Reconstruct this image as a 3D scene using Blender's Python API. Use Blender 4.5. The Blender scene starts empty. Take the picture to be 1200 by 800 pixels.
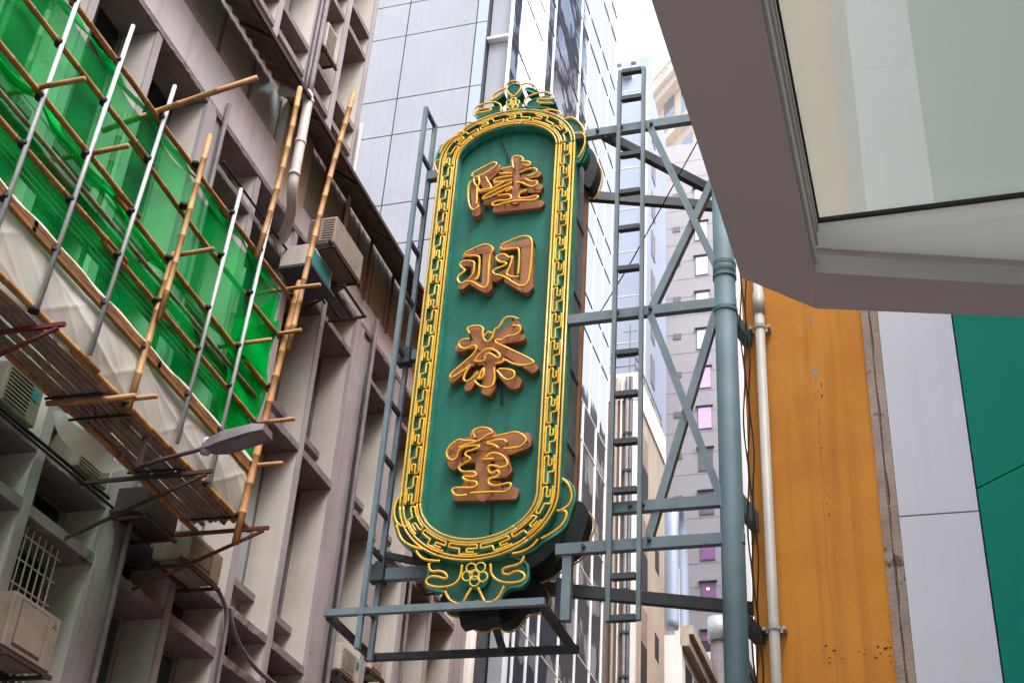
import bpy, bmesh, math, random
from mathutils import Vector, Matrix
random.seed(7)
scene = bpy.context.scene
col = scene.collection
R = math.radians

# ------------------------------------------------------------------ camera
cam_data = bpy.data.cameras.new('camera')
cam_data.sensor_width = 36.0
cam_data.lens = 47.43
cam_data.clip_start = 0.05
cam_data.clip_end = 2000.0
cam = bpy.data.objects.new('camera', cam_data)
col.objects.link(cam)
cam.matrix_world = Matrix((
    (0.956315, 0.108112, 0.271613, 0.0),
    (0.286039, -0.537876, -0.793014, 0.0),
    (0.060359, 0.836063, -0.545303, 1.6),
    (0, 0, 0, 1)))
scene.camera = cam

# ------------------------------------------------------------------ sky, sun, exposure
SUN_EL, SUN_AZ = 62.0, 132.0        # elevation, compass angle clockwise from +Y (veiled sun over the right shoulder)
world = bpy.data.worlds.new('World')
scene.world = world
world.use_nodes = True
wn, wl = world.node_tree.nodes, world.node_tree.links
wn.clear()
sky = wn.new('ShaderNodeTexSky')
sky.sky_type = 'NISHITA'
sky.sun_disc = False
sky.sun_elevation = R(SUN_EL)
sky.sun_rotation = R(SUN_AZ)
sky.air_density = 1.0
sky.dust_density = 6.0
sky.ozone_density = 1.0
# thin overcast: the sky's colour is mostly washed out to white
hsv = wn.new('ShaderNodeHueSaturation')
hsv.inputs['Saturation'].default_value = 0.2
bg = wn.new('ShaderNodeBackground')
bg.inputs['Strength'].default_value = 0.15
out = wn.new('ShaderNodeOutputWorld')
wl.new(sky.outputs['Color'], hsv.inputs['Color'])
wl.new(hsv.outputs['Color'], bg.inputs['Color'])
wl.new(bg.outputs['Background'], out.inputs['Surface'])

sun_data = bpy.data.lights.new('sun', 'SUN')
sun_data.energy = 0.5
sun_data.angle = R(40)
sun_data.color = (1.0, 0.96, 0.9)
sun = bpy.data.objects.new('sun', sun_data)
col.objects.link(sun)
az, el = R(SUN_AZ), R(SUN_EL)
sdir = Vector((math.sin(az) * math.cos(el), math.cos(az) * math.cos(el), math.sin(el)))
sun.rotation_euler = sdir.to_track_quat('Z', 'Y').to_euler()
sun.location = (0, -20, 60)

scene.view_settings.view_transform = 'Standard'
scene.view_settings.look = 'None'
scene.view_settings.gamma = 1.0
scene.view_settings.use_curve_mapping = False
scene.view_settings.exposure = 1.76
scene.cycles.max_bounces = 8
scene.cycles.transparent_max_bounces = 12

# ------------------------------------------------------------------ materials
MATS = {}
def srgb(r, g, b):
    f = lambda c: (c / 255 / 12.92) if c / 255 <= 0.04045 else ((c / 255 + 0.055) / 1.055) ** 2.4
    return (f(r), f(g), f(b), 1)

def mat(name, c1, c2=None, rough=0.75, scale=1.5, metallic=0.0, streak=0.0, streak_col=None, bump=0.0, bump_scale=40.0,
        detail=6.0, spec=0.4, spots=None, spot_thr=0.66, spot_scale=3.0):
    """procedural surface: blotchy mix of two colours in world metres, optional vertical rain streaks, spots and relief"""
    m = bpy.data.materials.new(name)
    m.use_nodes = True
    n, l = m.node_tree.nodes, m.node_tree.links
    n.clear()
    o = n.new('ShaderNodeOutputMaterial')
    p = n.new('ShaderNodeBsdfPrincipled')
    p.inputs['Roughness'].default_value = rough
    p.inputs['Metallic'].default_value = metallic
    p.inputs['Specular IOR Level'].default_value = spec
    l.new(p.outputs['BSDF'], o.inputs['Surface'])
    geo = n.new('ShaderNodeNewGeometry')
    c1 = tuple(c1) + (1,) if len(c1) == 3 else c1
    if c2 is None:
        c2 = tuple(min(1, v * 0.8) for v in c1[:3]) + (1,)
    c2 = tuple(c2) + (1,) if len(c2) == 3 else c2
    nz = n.new('ShaderNodeTexNoise')
    nz.inputs['Scale'].default_value = scale
    nz.inputs['Detail'].default_value = detail
    nz.inputs['Roughness'].default_value = 0.62
    l.new(geo.outputs['Position'], nz.inputs['Vector'])
    ramp = n.new('ShaderNodeValToRGB')
    ramp.color_ramp.elements[0].position = 0.32
    ramp.color_ramp.elements[1].position = 0.68
    ramp.color_ramp.elements[0].color = c1
    ramp.color_ramp.elements[1].color = c2
    l.new(nz.outputs['Fac'], ramp.inputs['Fac'])
    cur = ramp.outputs['Color']
    if streak > 0:
        mp = n.new('ShaderNodeMapping')
        mp.inputs['Scale'].default_value = (9, 9, 0.35)
        l.new(geo.outputs['Position'], mp.inputs['Vector'])
        ns = n.new('ShaderNodeTexNoise')
        ns.inputs['Scale'].default_value = 1.0
        ns.inputs['Detail'].default_value = 5.0
        l.new(mp.outputs['Vector'], ns.inputs['Vector'])
        r2 = n.new('ShaderNodeValToRGB')
        r2.color_ramp.elements[0].position = 0.5
        r2.color_ramp.elements[1].position = 0.75
        r2.color_ramp.elements[0].color = (0, 0, 0, 1)
        r2.color_ramp.elements[1].color = (streak, streak, streak, 1)
        l.new(ns.outputs['Fac'], r2.inputs['Fac'])
        mx = n.new('ShaderNodeMixRGB')
        sc_ = streak_col or tuple(v * 0.45 for v in c1[:3])
        mx.inputs['Color2'].default_value = tuple(sc_)[:3] + (1,)
        l.new(r2.outputs['Color'], mx.inputs['Fac'])
        l.new(cur, mx.inputs['Color1'])
        cur = mx.outputs['Color']
    if spots is not None:
        n3 = n.new('ShaderNodeTexNoise')
        n3.inputs['Scale'].default_value = spot_scale
        n3.inputs['Detail'].default_value = 8.0
        n3.inputs['Roughness'].default_value = 0.7
        l.new(geo.outputs['Position'], n3.inputs['Vector'])
        r3 = n.new('ShaderNodeValToRGB')
        r3.color_ramp.elements[0].position = spot_thr
        r3.color_ramp.elements[1].position = spot_thr + 0.05
        r3.color_ramp.elements[0].color = (0, 0, 0, 1)
        r3.color_ramp.elements[1].color = (0.85, 0.85, 0.85, 1)
        l.new(n3.outputs['Fac'], r3.inputs['Fac'])
        mx = n.new('ShaderNodeMixRGB')
        mx.inputs['Color2'].default_value = tuple(spots)[:3] + (1,)
        l.new(r3.outputs['Color'], mx.inputs['Fac'])
        l.new(cur, mx.inputs['Color1'])
        cur = mx.outputs['Color']
    l.new(cur, p.inputs['Base Color'])
    if bump > 0:
        nb = n.new('ShaderNodeTexNoise')
        nb.inputs['Scale'].default_value = bump_scale
        nb.inputs['Detail'].default_value = 4.0
        l.new(geo.outputs['Position'], nb.inputs['Vector'])
        b = n.new('ShaderNodeBump')
        b.inputs['Strength'].default_value = bump
        b.inputs['Distance'].default_value = 0.02
        l.new(nb.outputs['Fac'], b.inputs['Height'])
        l.new(b.outputs['Normal'], p.inputs['Normal'])
    MATS[name] = m
    return m

def sheet_mat(name, colour, see_through, rough=0.6, colour2=None, scale=2.0, gloss=0.0, stretch=(1, 1, 1), tint=(1, 1, 1, 1), vary=0.06):
    """thin woven or plastic sheet: part of the light passes straight, the rest is scattered both ways"""
    m = bpy.data.materials.new(name)
    m.use_nodes = True
    n, l = m.node_tree.nodes, m.node_tree.links
    n.clear()
    o = n.new('ShaderNodeOutputMaterial')
    geo = n.new('ShaderNodeNewGeometry')
    mp = n.new('ShaderNodeMapping')
    mp.inputs['Scale'].default_value = stretch
    l.new(geo.outputs['Position'], mp.inputs['Vector'])
    nz = n.new('ShaderNodeTexNoise')
    nz.inputs['Scale'].default_value = scale
    nz.inputs['Detail'].default_value = 5.0
    l.new(mp.outputs['Vector'], nz.inputs['Vector'])
    ramp = n.new('ShaderNodeValToRGB')
    ramp.color_ramp.elements[0].position = 0.3
    ramp.color_ramp.elements[1].position = 0.7
    ramp.color_ramp.elements[0].color = colour
    ramp.color_ramp.elements[1].color = colour2 or colour
    l.new(nz.outputs['Fac'], ramp.inputs['Fac'])
    d = n.new('ShaderNodeBsdfDiffuse')
    t = n.new('ShaderNodeBsdfTranslucent')
    l.new(ramp.outputs['Color'], d.inputs['Color'])
    l.new(ramp.outputs['Color'], t.inputs['Color'])
    mx = n.new('ShaderNodeMixShader')
    mx.inputs['Fac'].default_value = 0.5
    l.new(d.outputs['BSDF'], mx.inputs[1])
    l.new(t.outputs['BSDF'], mx.inputs[2])
    tr = n.new('ShaderNodeBsdfTransparent')
    tr.inputs['Color'].default_value = tint
    mr = n.new('ShaderNodeMapRange')
    mr.inputs['From Min'].default_value = 0.3
    mr.inputs['From Max'].default_value = 0.7
    mr.inputs['To Min'].default_value = max(0, see_through - vary)
    mr.inputs['To Max'].default_value = min(1, see_through + vary)
    l.new(nz.outputs['Fac'], mr.inputs['Value'])
    mx2 = n.new('ShaderNodeMixShader')
    l.new(mr.outputs['Result'], mx2.inputs['Fac'])
    l.new(mx.outputs['Shader'], mx2.inputs[1])
    l.new(tr.outputs['BSDF'], mx2.inputs[2])
    last = mx2
    if gloss > 0:
        g = n.new('ShaderNodeBsdfGlossy')
        g.inputs['Roughness'].default_value = rough
        mx3 = n.new('ShaderNodeMixShader')
        mx3.inputs['Fac'].default_value = gloss
        l.new(last.outputs['Shader'], mx3.inputs[1])
        l.new(g.outputs['BSDF'], mx3.inputs[2])
        last = mx3
    l.new(last.outputs['Shader'], o.inputs['Surface'])
    MATS[name] = m
    return m

def mirror_mat(name, tint, rough, dark, facing_mix=0.75):
    """coated facade glass: a tinted mirror over a dark room"""
    m = bpy.data.materials.new(name)
    m.use_nodes = True
    n, l = m.node_tree.nodes, m.node_tree.links
    n.clear()
    o = n.new('ShaderNodeOutputMaterial')
    g = n.new('ShaderNodeBsdfGlossy')
    g.inputs['Color'].default_value = tint
    g.inputs['Roughness'].default_value = rough
    d = n.new('ShaderNodeBsdfDiffuse')
    d.inputs['Color'].default_value = dark
    geo = n.new('ShaderNodeNewGeometry')
    nz = n.new('ShaderNodeTexNoise')
    nz.inputs['Scale'].default_value = 0.9
    nz.inputs['Detail'].default_value = 2.0
    l.new(geo.outputs['Position'], nz.inputs['Vector'])
    b = n.new('ShaderNodeBump')
    b.inputs['Strength'].default_value = 0.25
    b.inputs['Distance'].default_value = 0.02
    l.new(nz.outputs['Fac'], b.inputs['Height'])
    l.new(b.outputs['Normal'], g.inputs['Normal'])
    mx = n.new('ShaderNodeMixShader')
    mx.inputs['Fac'].default_value = facing_mix
    l.new(d.outputs['BSDF'], mx.inputs[1])
    l.new(g.outputs['BSDF'], mx.inputs[2])
    l.new(mx.outputs['Shader'], o.inputs['Surface'])
    MATS[name] = m
    return m

# left office block
mat('reveal', srgb(202, 194, 186), srgb(184, 176, 168), 0.85, 0.9, streak=0.25, streak_col=srgb(160, 152, 142)[:3], bump=0.1)
mat('fin', srgb(164, 156, 160), srgb(146, 138, 141), 0.85, 1.2, streak=0.4, streak_col=srgb(110, 98, 98)[:3], bump=0.25, spots=srgb(88, 78, 76), spot_thr=0.68, spot_scale=2.2)
mat('slab', srgb(136, 124, 125), srgb(112, 101, 102), 0.88, 2.0, streak=0.35, bump=0.3, spots=srgb(62, 54, 52), spot_thr=0.62, spot_scale=2.6)
mat('cream_wall', srgb(190, 182, 174), srgb(168, 160, 154), 0.85, 1.0, streak=0.4, bump=0.2)
mat('spandrel', srgb(196, 190, 196), srgb(178, 172, 178), 0.75, 0.8, streak=0.35, streak_col=srgb(140, 134, 138)[:3], bump=0.1)
mat('pane_teal', srgb(52, 74, 70), srgb(38, 58, 56), 0.12, 0.8, spec=0.7)
mat('pane_grey', srgb(170, 180, 180), srgb(140, 151, 153), 0.25, 0.7, spec=0.7)
mat('pane_dark', srgb(28, 28, 32), srgb(18, 18, 22), 0.2, 0.8, spec=0.6)
mat('window_frame', srgb(120, 112, 112), srgb(96, 88, 88), 0.6, 3)
mat('frame_rust', srgb(110, 70, 62), srgb(84, 58, 54), 0.8, 6, bump=0.2)
mat('awning', srgb(122, 102, 92), srgb(92, 78, 72), 0.7, 3, metallic=0.2, bump=0.2, spots=srgb(110, 66, 44), spot_thr=0.6)
mat('awning_edge', srgb(60, 48, 44), srgb(42, 36, 34), 0.8, 4)
mat('pvc', srgb(196, 191, 184), srgb(178, 173, 167), 0.45, 3, streak=0.25)
mat('grey_pipe', srgb(122, 114, 118), srgb(96, 90, 94), 0.6, 4)
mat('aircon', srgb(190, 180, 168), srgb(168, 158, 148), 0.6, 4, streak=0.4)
mat('aircon_dim', srgb(140, 128, 114), srgb(116, 106, 96), 0.7, 4, streak=0.5)  # duller casing; shade of the platform and recesses put into most units' colour
mat('aircon_dark', srgb(40, 38, 38), srgb(28, 27, 28), 0.7, 4)
mat('rack', srgb(70, 50, 48), srgb(50, 38, 38), 0.8, 6)
mat('sticker', srgb(40, 130, 130), srgb(30, 110, 115), 0.6, 4)
# scaffold
mat('bamboo', srgb(172, 130, 78), srgb(134, 94, 56), 0.6, 5, streak=0.0, bump=0.15, bump_scale=60)
mat('bamboo_red', srgb(166, 116, 66), srgb(130, 86, 50), 0.65, 5, bump=0.15, bump_scale=60)
mat('bamboo_old', srgb(146, 126, 112), srgb(108, 90, 80), 0.75, 6, bump=0.2, bump_scale=50)
mat('steel_pole', srgb(186, 188, 192), srgb(150, 152, 156), 0.55, 1.2, metallic=0.25)
mat('lashing', srgb(30, 28, 28), srgb(20, 20, 20), 0.8, 10)
mat('red_steel', srgb(104, 40, 34), srgb(70, 34, 30), 0.7, 8, bump=0.2)
sheet_mat('net', srgb(10, 196, 90), 0.55, colour2=srgb(0, 176, 80), scale=1.2, stretch=(1, 1, 0.6), tint=(0.34, 0.95, 0.56, 1))
sheet_mat('net_dense', srgb(4, 212, 90), 0.22, colour2=srgb(0, 182, 76), scale=3.0, tint=(0.22, 0.75, 0.42, 1))
sheet_mat('tarp', srgb(246, 243, 240), 0.1, rough=0.25, colour2=srgb(230, 225, 220), scale=2.5, gloss=0.12)
# sign
mat('sign_green', srgb(14, 108, 92), srgb(10, 92, 78), 0.6, 2.2, streak=0.55, streak_col=srgb(24, 66, 56)[:3], bump=0.05, spec=0.3)
mat('sign_teal', srgb(70, 158, 142), srgb(34, 120, 104), 0.5, 7, spots=srgb(40, 60, 52), spot_thr=0.62, spot_scale=9)
mat('sign_bed', srgb(28, 108, 92), srgb(22, 82, 70), 0.6, 6, bump=0.1)
mat('sign_dark', srgb(46, 52, 54), srgb(30, 34, 36), 0.7, 4, bump=0.2, spots=srgb(96, 100, 102), spot_thr=0.64, spot_scale=5)
mat('sign_side', srgb(126, 138, 148), srgb(88, 97, 106), 0.65, 4, streak=0.6, bump=0.15)
mat('copper', srgb(168, 110, 66), srgb(142, 90, 52), 0.55, 5, streak=0.3, bump=0.08)
mat('neon', srgb(234, 182, 38), srgb(216, 150, 26), 0.25, 7, spec=0.6)
mat('neon_pale', srgb(222, 204, 76), srgb(220, 176, 44), 0.25, 7, spec=0.6)
mat('wire', srgb(24, 26, 28), srgb(16, 18, 18), 0.7, 8)
# steelwork
mat('steel_blue', srgb(112, 128, 137), srgb(90, 105, 114), 0.55, 3, streak=0.3, bump=0.08, spots=srgb(120, 70, 50), spot_thr=0.72, spot_scale=6)
mat('steel_dark', srgb(66, 72, 78), srgb(48, 52, 58), 0.6, 3, bump=0.08)
mat('pole_paint', srgb(98, 122, 130), srgb(76, 99, 107), 0.6, 2, streak=0.3, spots=srgb(130, 70, 60), spot_thr=0.73, spot_scale=5)
# right building
mat('orange_wall', srgb(206, 138, 50), srgb(186, 116, 38), 0.85, 1.3, streak=0.5, streak_col=srgb(136, 82, 34)[:3], bump=0.1, bump_scale=30, spots=srgb(124, 90, 58), spot_thr=0.67, spot_scale=2.1)
mat('beige_strip', srgb(168, 150, 140), srgb(140, 122, 114), 0.85, 4, bump=0.5, spots=srgb(84, 64, 54), spot_thr=0.6, spot_scale=5)
mat('white_panel', srgb(202, 202, 214), srgb(194, 194, 206), 0.5, 0.6, streak=0.1, spec=0.3)
mat('green_panel', srgb(0, 132, 112), srgb(0, 122, 104), 0.45, 0.6, spec=0.3)
mat('joint', srgb(60, 58, 58), srgb(40, 38, 40), 0.9)
# canopy
mat('canopy_paint', srgb(190, 177, 183), srgb(182, 168, 174), 0.5, 0.8, spec=0.35)
mat('canopy_white', srgb(206, 208, 206), srgb(190, 192, 190), 0.5, 1.5, streak=0.1)
mat('gasket', srgb(44, 40, 40), srgb(30, 28, 28), 0.7)
sheet_mat('frit_glass', srgb(222, 226, 222), 0.45, rough=0.08, colour2=srgb(222, 225, 221), scale=0.6, gloss=0.03, tint=(0.92, 0.97, 0.95, 1), vary=0.01)
sheet_mat('frosted', srgb(238, 240, 238), 0.04, rough=0.3, colour2=srgb(230, 232, 230), scale=1.2, gloss=0.04, vary=0.01)
# glass tower and far buildings
mat('white_clad', srgb(152, 156, 166), srgb(138, 143, 154), 0.45, 0.35, streak=0.35, streak_col=srgb(130, 136, 138)[:3], spec=0.3)
mat('clad_joint', srgb(70, 74, 84), srgb(56, 60, 70), 0.9)
mat('mullion', srgb(226, 228, 232), srgb(206, 210, 214), 0.4, 2)
mat('mullion_dark', srgb(104, 108, 118), srgb(88, 92, 102), 0.6, 2)
mirror_mat('tower_glass', (0.82, 0.85, 0.92, 1), 0.03, (0.05, 0.055, 0.075, 1), 0.8)
mirror_mat('far_glass', (0.72, 0.8, 0.95, 1), 0.08, (0.12, 0.14, 0.2, 1), 0.6)
mat('beige_tower', srgb(180, 166, 152), srgb(160, 146, 134), 0.85, 0.6, streak=0.5, bump=0.1)
mat('brown_front', srgb(148, 132, 122), srgb(126, 112, 104), 0.85, 0.6, streak=0.5)
mat('pale_render', srgb(226, 222, 218), srgb(210, 206, 202), 0.8, 0.5, streak=0.2)
mat('course_line', srgb(166, 161, 169), srgb(158, 153, 161), 0.8)
mat('grey_tile', srgb(174, 171, 176), srgb(166, 162, 168), 0.7, 0.25, streak=0.15)
mat('blue_clad', srgb(158, 169, 190), srgb(149, 161, 183), 0.4, 0.2)
mat('cream_tower', srgb(226, 214, 204), srgb(214, 200, 190), 0.8, 0.2)
mat('room_dark', srgb(58, 54, 60), srgb(44, 42, 48), 0.6)
mat('room_grey', srgb(128, 122, 132), srgb(112, 108, 118), 0.5)
mat('purple_room', srgb(160, 112, 166), srgb(142, 98, 150), 0.5, 2)
mat('blind_white', srgb(240, 240, 244), srgb(232, 232, 238), 0.5)
mat('asphalt', srgb(92, 92, 94), srgb(76, 76, 78), 0.9, 2, bump=0.3)
mat('paving', srgb(170, 164, 158), srgb(150, 145, 140), 0.9, 2)
mat('brown_block', srgb(120, 110, 104), srgb(98, 90, 86), 0.85, 0.5, streak=0.5)
M = MATS

def lamp_mat(name, colour, strength):
    m = bpy.data.materials.new(name)
    m.use_nodes = True
    n, l = m.node_tree.nodes, m.node_tree.links
    p = n['Principled BSDF']
    p.inputs['Base Color'].default_value = colour
    p.inputs['Emission Color'].default_value = colour
    p.inputs['Emission Strength'].default_value = strength
    MATS[name] = m
lamp_mat('purple_lit', srgb(196, 148, 204), 0.3)
lamp_mat('warm_lamp', (1.0, 0.35, 0.2, 1), 2.0)

# ------------------------------------------------------------------ geometry helpers
class MB:
    """collects faces; build() links them as one mesh object"""
    def __init__(self):
        self.v, self.f = [], []
    def quad(self, a, b, c, d):
        k = len(self.v)
        self.v += [tuple(a), tuple(b), tuple(c), tuple(d)]
        self.f.append((k, k + 1, k + 2, k + 3))
    def box(self, x0, x1, y0, y1, z0, z1):
        k = len(self.v)
        self.v += [(x, y, z) for x in (x0, x1) for y in (y0, y1) for z in (z0, z1)]
        for q in ((0, 1, 3, 2), (4, 6, 7, 5), (0, 4, 5, 1), (2, 3, 7, 6), (0, 2, 6, 4), (1, 5, 7, 3)):
            self.f.append(tuple(k + i for i in q))
        return self
    def beam(self, p, q, w, h, up=(0, 0, 1)):
        """rectangular bar from p to q, w across, h along up"""
        p, q = Vector(p), Vector(q)
        d = (q - p).normalized()
        up = Vector(up)
        s = d.cross(up)
        if s.length < 1e-4:
            s = d.cross(Vector((0, 1, 0)))
        s.normalize()
        u = s.cross(d).normalized()
        k = len(self.v)
        for e in (p, q):
            for a, b in ((-1, -1), (1, -1), (1, 1), (-1, 1)):
                self.v.append(tuple(e + s * (a * w / 2) + u * (b * h / 2)))
        for i in range(4):
            j = (i + 1) % 4
            self.f.append((k + i, k + j, k + 4 + j, k + 4 + i))
        self.f.append((k + 3, k + 2, k + 1, k))
        self.f.append((k + 4, k + 5, k + 6, k + 7))
        return self
    def tube(self, pts, r, n=8, caps=True, closed=False):
        pts = [Vector(p) for p in pts]
        rs = r if isinstance(r, (list, tuple)) else [r] * len(pts)
        m = len(pts)
        k = len(self.v)
        ref = None
        for i, p in enumerate(pts):
            if closed:
                t = pts[(i + 1) % m] - pts[i - 1]
            else:
                t = pts[min(i + 1, m - 1)] - pts[max(i - 1, 0)]
            if t.length < 1e-7:
                t = Vector((0, 0, 1))
            t.normalize()
            if ref is None:
                ref = Vector((0, 1, 0)) if abs(t.y) < 0.9 else Vector((1, 0, 0))
            a = ref - t * ref.dot(t)
            if a.length < 1e-4:
                a = t.orthogonal()
            a.normalize()
            ref = a
            b = t.cross(a)
            for j in range(n):
                an = 2 * math.pi * j / n
                self.v.append(tuple(p + (a * math.cos(an) + b * math.sin(an)) * rs[i]))
        for i in range(m if closed else m - 1):
            i2 = (i + 1) % m
            for j in range(n):
                j2 = (j + 1) % n
                self.f.append((k + i * n + j, k + i * n + j2, k + i2 * n + j2, k + i2 * n + j))
        if caps and not closed:
            self.f.append(tuple(k + j for j in reversed(range(n))))
            self.f.append(tuple(k + (m - 1) * n + j for j in range(n)))
        return self
    def prism(self, poly, y0, y1):
        """outline in (x, z) given a thickness along y (y0 is the front, towards the camera)"""
        area = sum(poly[i][0] * poly[(i + 1) % len(poly)][1] - poly[(i + 1) % len(poly)][0] * poly[i][1] for i in range(len(poly)))
        if area < 0:
            poly = poly[::-1]
        k, n = len(self.v), len(poly)
        self.v += [(p[0], y0, p[1]) for p in poly] + [(p[0], y1, p[1]) for p in poly]
        self.f.append(tuple(k + i for i in range(n)))
        self.f.append(tuple(k + n + i for i in reversed(range(n))))
        for i in range(n):
            j = (i + 1) % n
            self.f.append((k + j, k + i, k + n + i, k + n + j))
        return self
    def build(self, name, material, parent=None, smooth=False):
        me = bpy.data.meshes.new(name)
        me.from_pydata(self.v, [], self.f)
        if smooth:
            me.polygons.foreach_set('use_smooth', [True] * len(me.polygons))
        me.materials.append(M[material])
        me.update()
        o = bpy.data.objects.new(name, me)
        col.objects.link(o)
        if parent is not None:
            attach(o, parent)
        return o

def world_of(o):
    m = o.matrix_basis.copy()
    p = o.parent
    while p is not None:
        m = p.matrix_basis @ m
        p = p.parent
    return m

def attach(o, parent):
    """parent o, whose coordinates are given in the world, without moving it"""
    o.parent = parent
    o.matrix_basis = world_of(parent).inverted() @ o.matrix_basis

def tag(o, label=None, category=None, group=None, kind=None):
    if label: o['label'] = label
    if category: o['category'] = category
    if group: o['group'] = group
    if kind: o['kind'] = kind
    return o

def thing(name, label, category, loc=(0, 0, 0), group=None):
    o = bpy.data.objects.new(name, None)
    col.objects.link(o)
    o.location = loc
    o.empty_display_size = 0.3
    return tag(o, label, category, group)

_unit = {}
def block(name, material, x0, x1, y0, y1, z0, z1, parent=None, bevel=0.0):
    """box piece sharing one unit mesh per material (bevelled ones get their own mesh)"""
    if bevel > 0:
        bm = bmesh.new()
        bmesh.ops.create_cube(bm, size=1.0)
        for v in bm.verts:
            v.co = Vector((v.co.x * (x1 - x0), v.co.y * (y1 - y0), v.co.z * (z1 - z0)))
        bmesh.ops.bevel(bm, geom=bm.edges[:], offset=bevel, segments=2, affect='EDGES', profile=0.6)
        me = bpy.data.meshes.new(name)
        bm.to_mesh(me)
        bm.free()
        me.materials.append(M[material])
        o = bpy.data.objects.new(name, me)
        col.objects.link(o)
        o.location = ((x0 + x1) / 2, (y0 + y1) / 2, (z0 + z1) / 2)
    else:
        if material not in _unit:
            mb = MB().box(-.5, .5, -.5, .5, -.5, .5)
            me = bpy.data.meshes.new('block')
            me.from_pydata(mb.v, [], mb.f)
            me.materials.append(M[material])
            _unit[material] = me
        o = bpy.data.objects.new(name, _unit[material])
        col.objects.link(o)
        o.location = ((x0 + x1) / 2, (y0 + y1) / 2, (z0 + z1) / 2)
        o.scale = (x1 - x0, y1 - y0, z1 - z0)
    if parent is not None:
        o.parent = parent
        o.location = world_of(parent).inverted() @ o.location if _is_plain(parent) else o.location
        if not _is_plain(parent):
            m = Matrix.Translation(((x0 + x1) / 2, (y0 + y1) / 2, (z0 + z1) / 2))
            if bevel == 0:
                m = m @ Matrix.Diagonal((x1 - x0, y1 - y0, z1 - z0, 1))
            o.matrix_basis = world_of(parent).inverted() @ m
    return o

def _is_plain(p):
    while p is not None:
        if p.scale != Vector((1, 1, 1)) or p.rotation_euler.to_quaternion().angle > 1e-6:
            return False
        p = p.parent
    return True

def smooth_path(pts, closed=False, rounds=2):
    """corner-cutting"""
    for _ in range(rounds):
        q = []
        n = len(pts)
        rng = range(n) if closed else range(n - 1)
        if not closed:
            q.append(pts[0])
        for i in rng:
            a, b = Vector(pts[i]), Vector(pts[(i + 1) % n])
            q += [a * 0.75 + b * 0.25, a * 0.25 + b * 0.75]
        if not closed:
            q.append(pts[-1])
        pts = q
    return [tuple(p) for p in pts]

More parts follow.
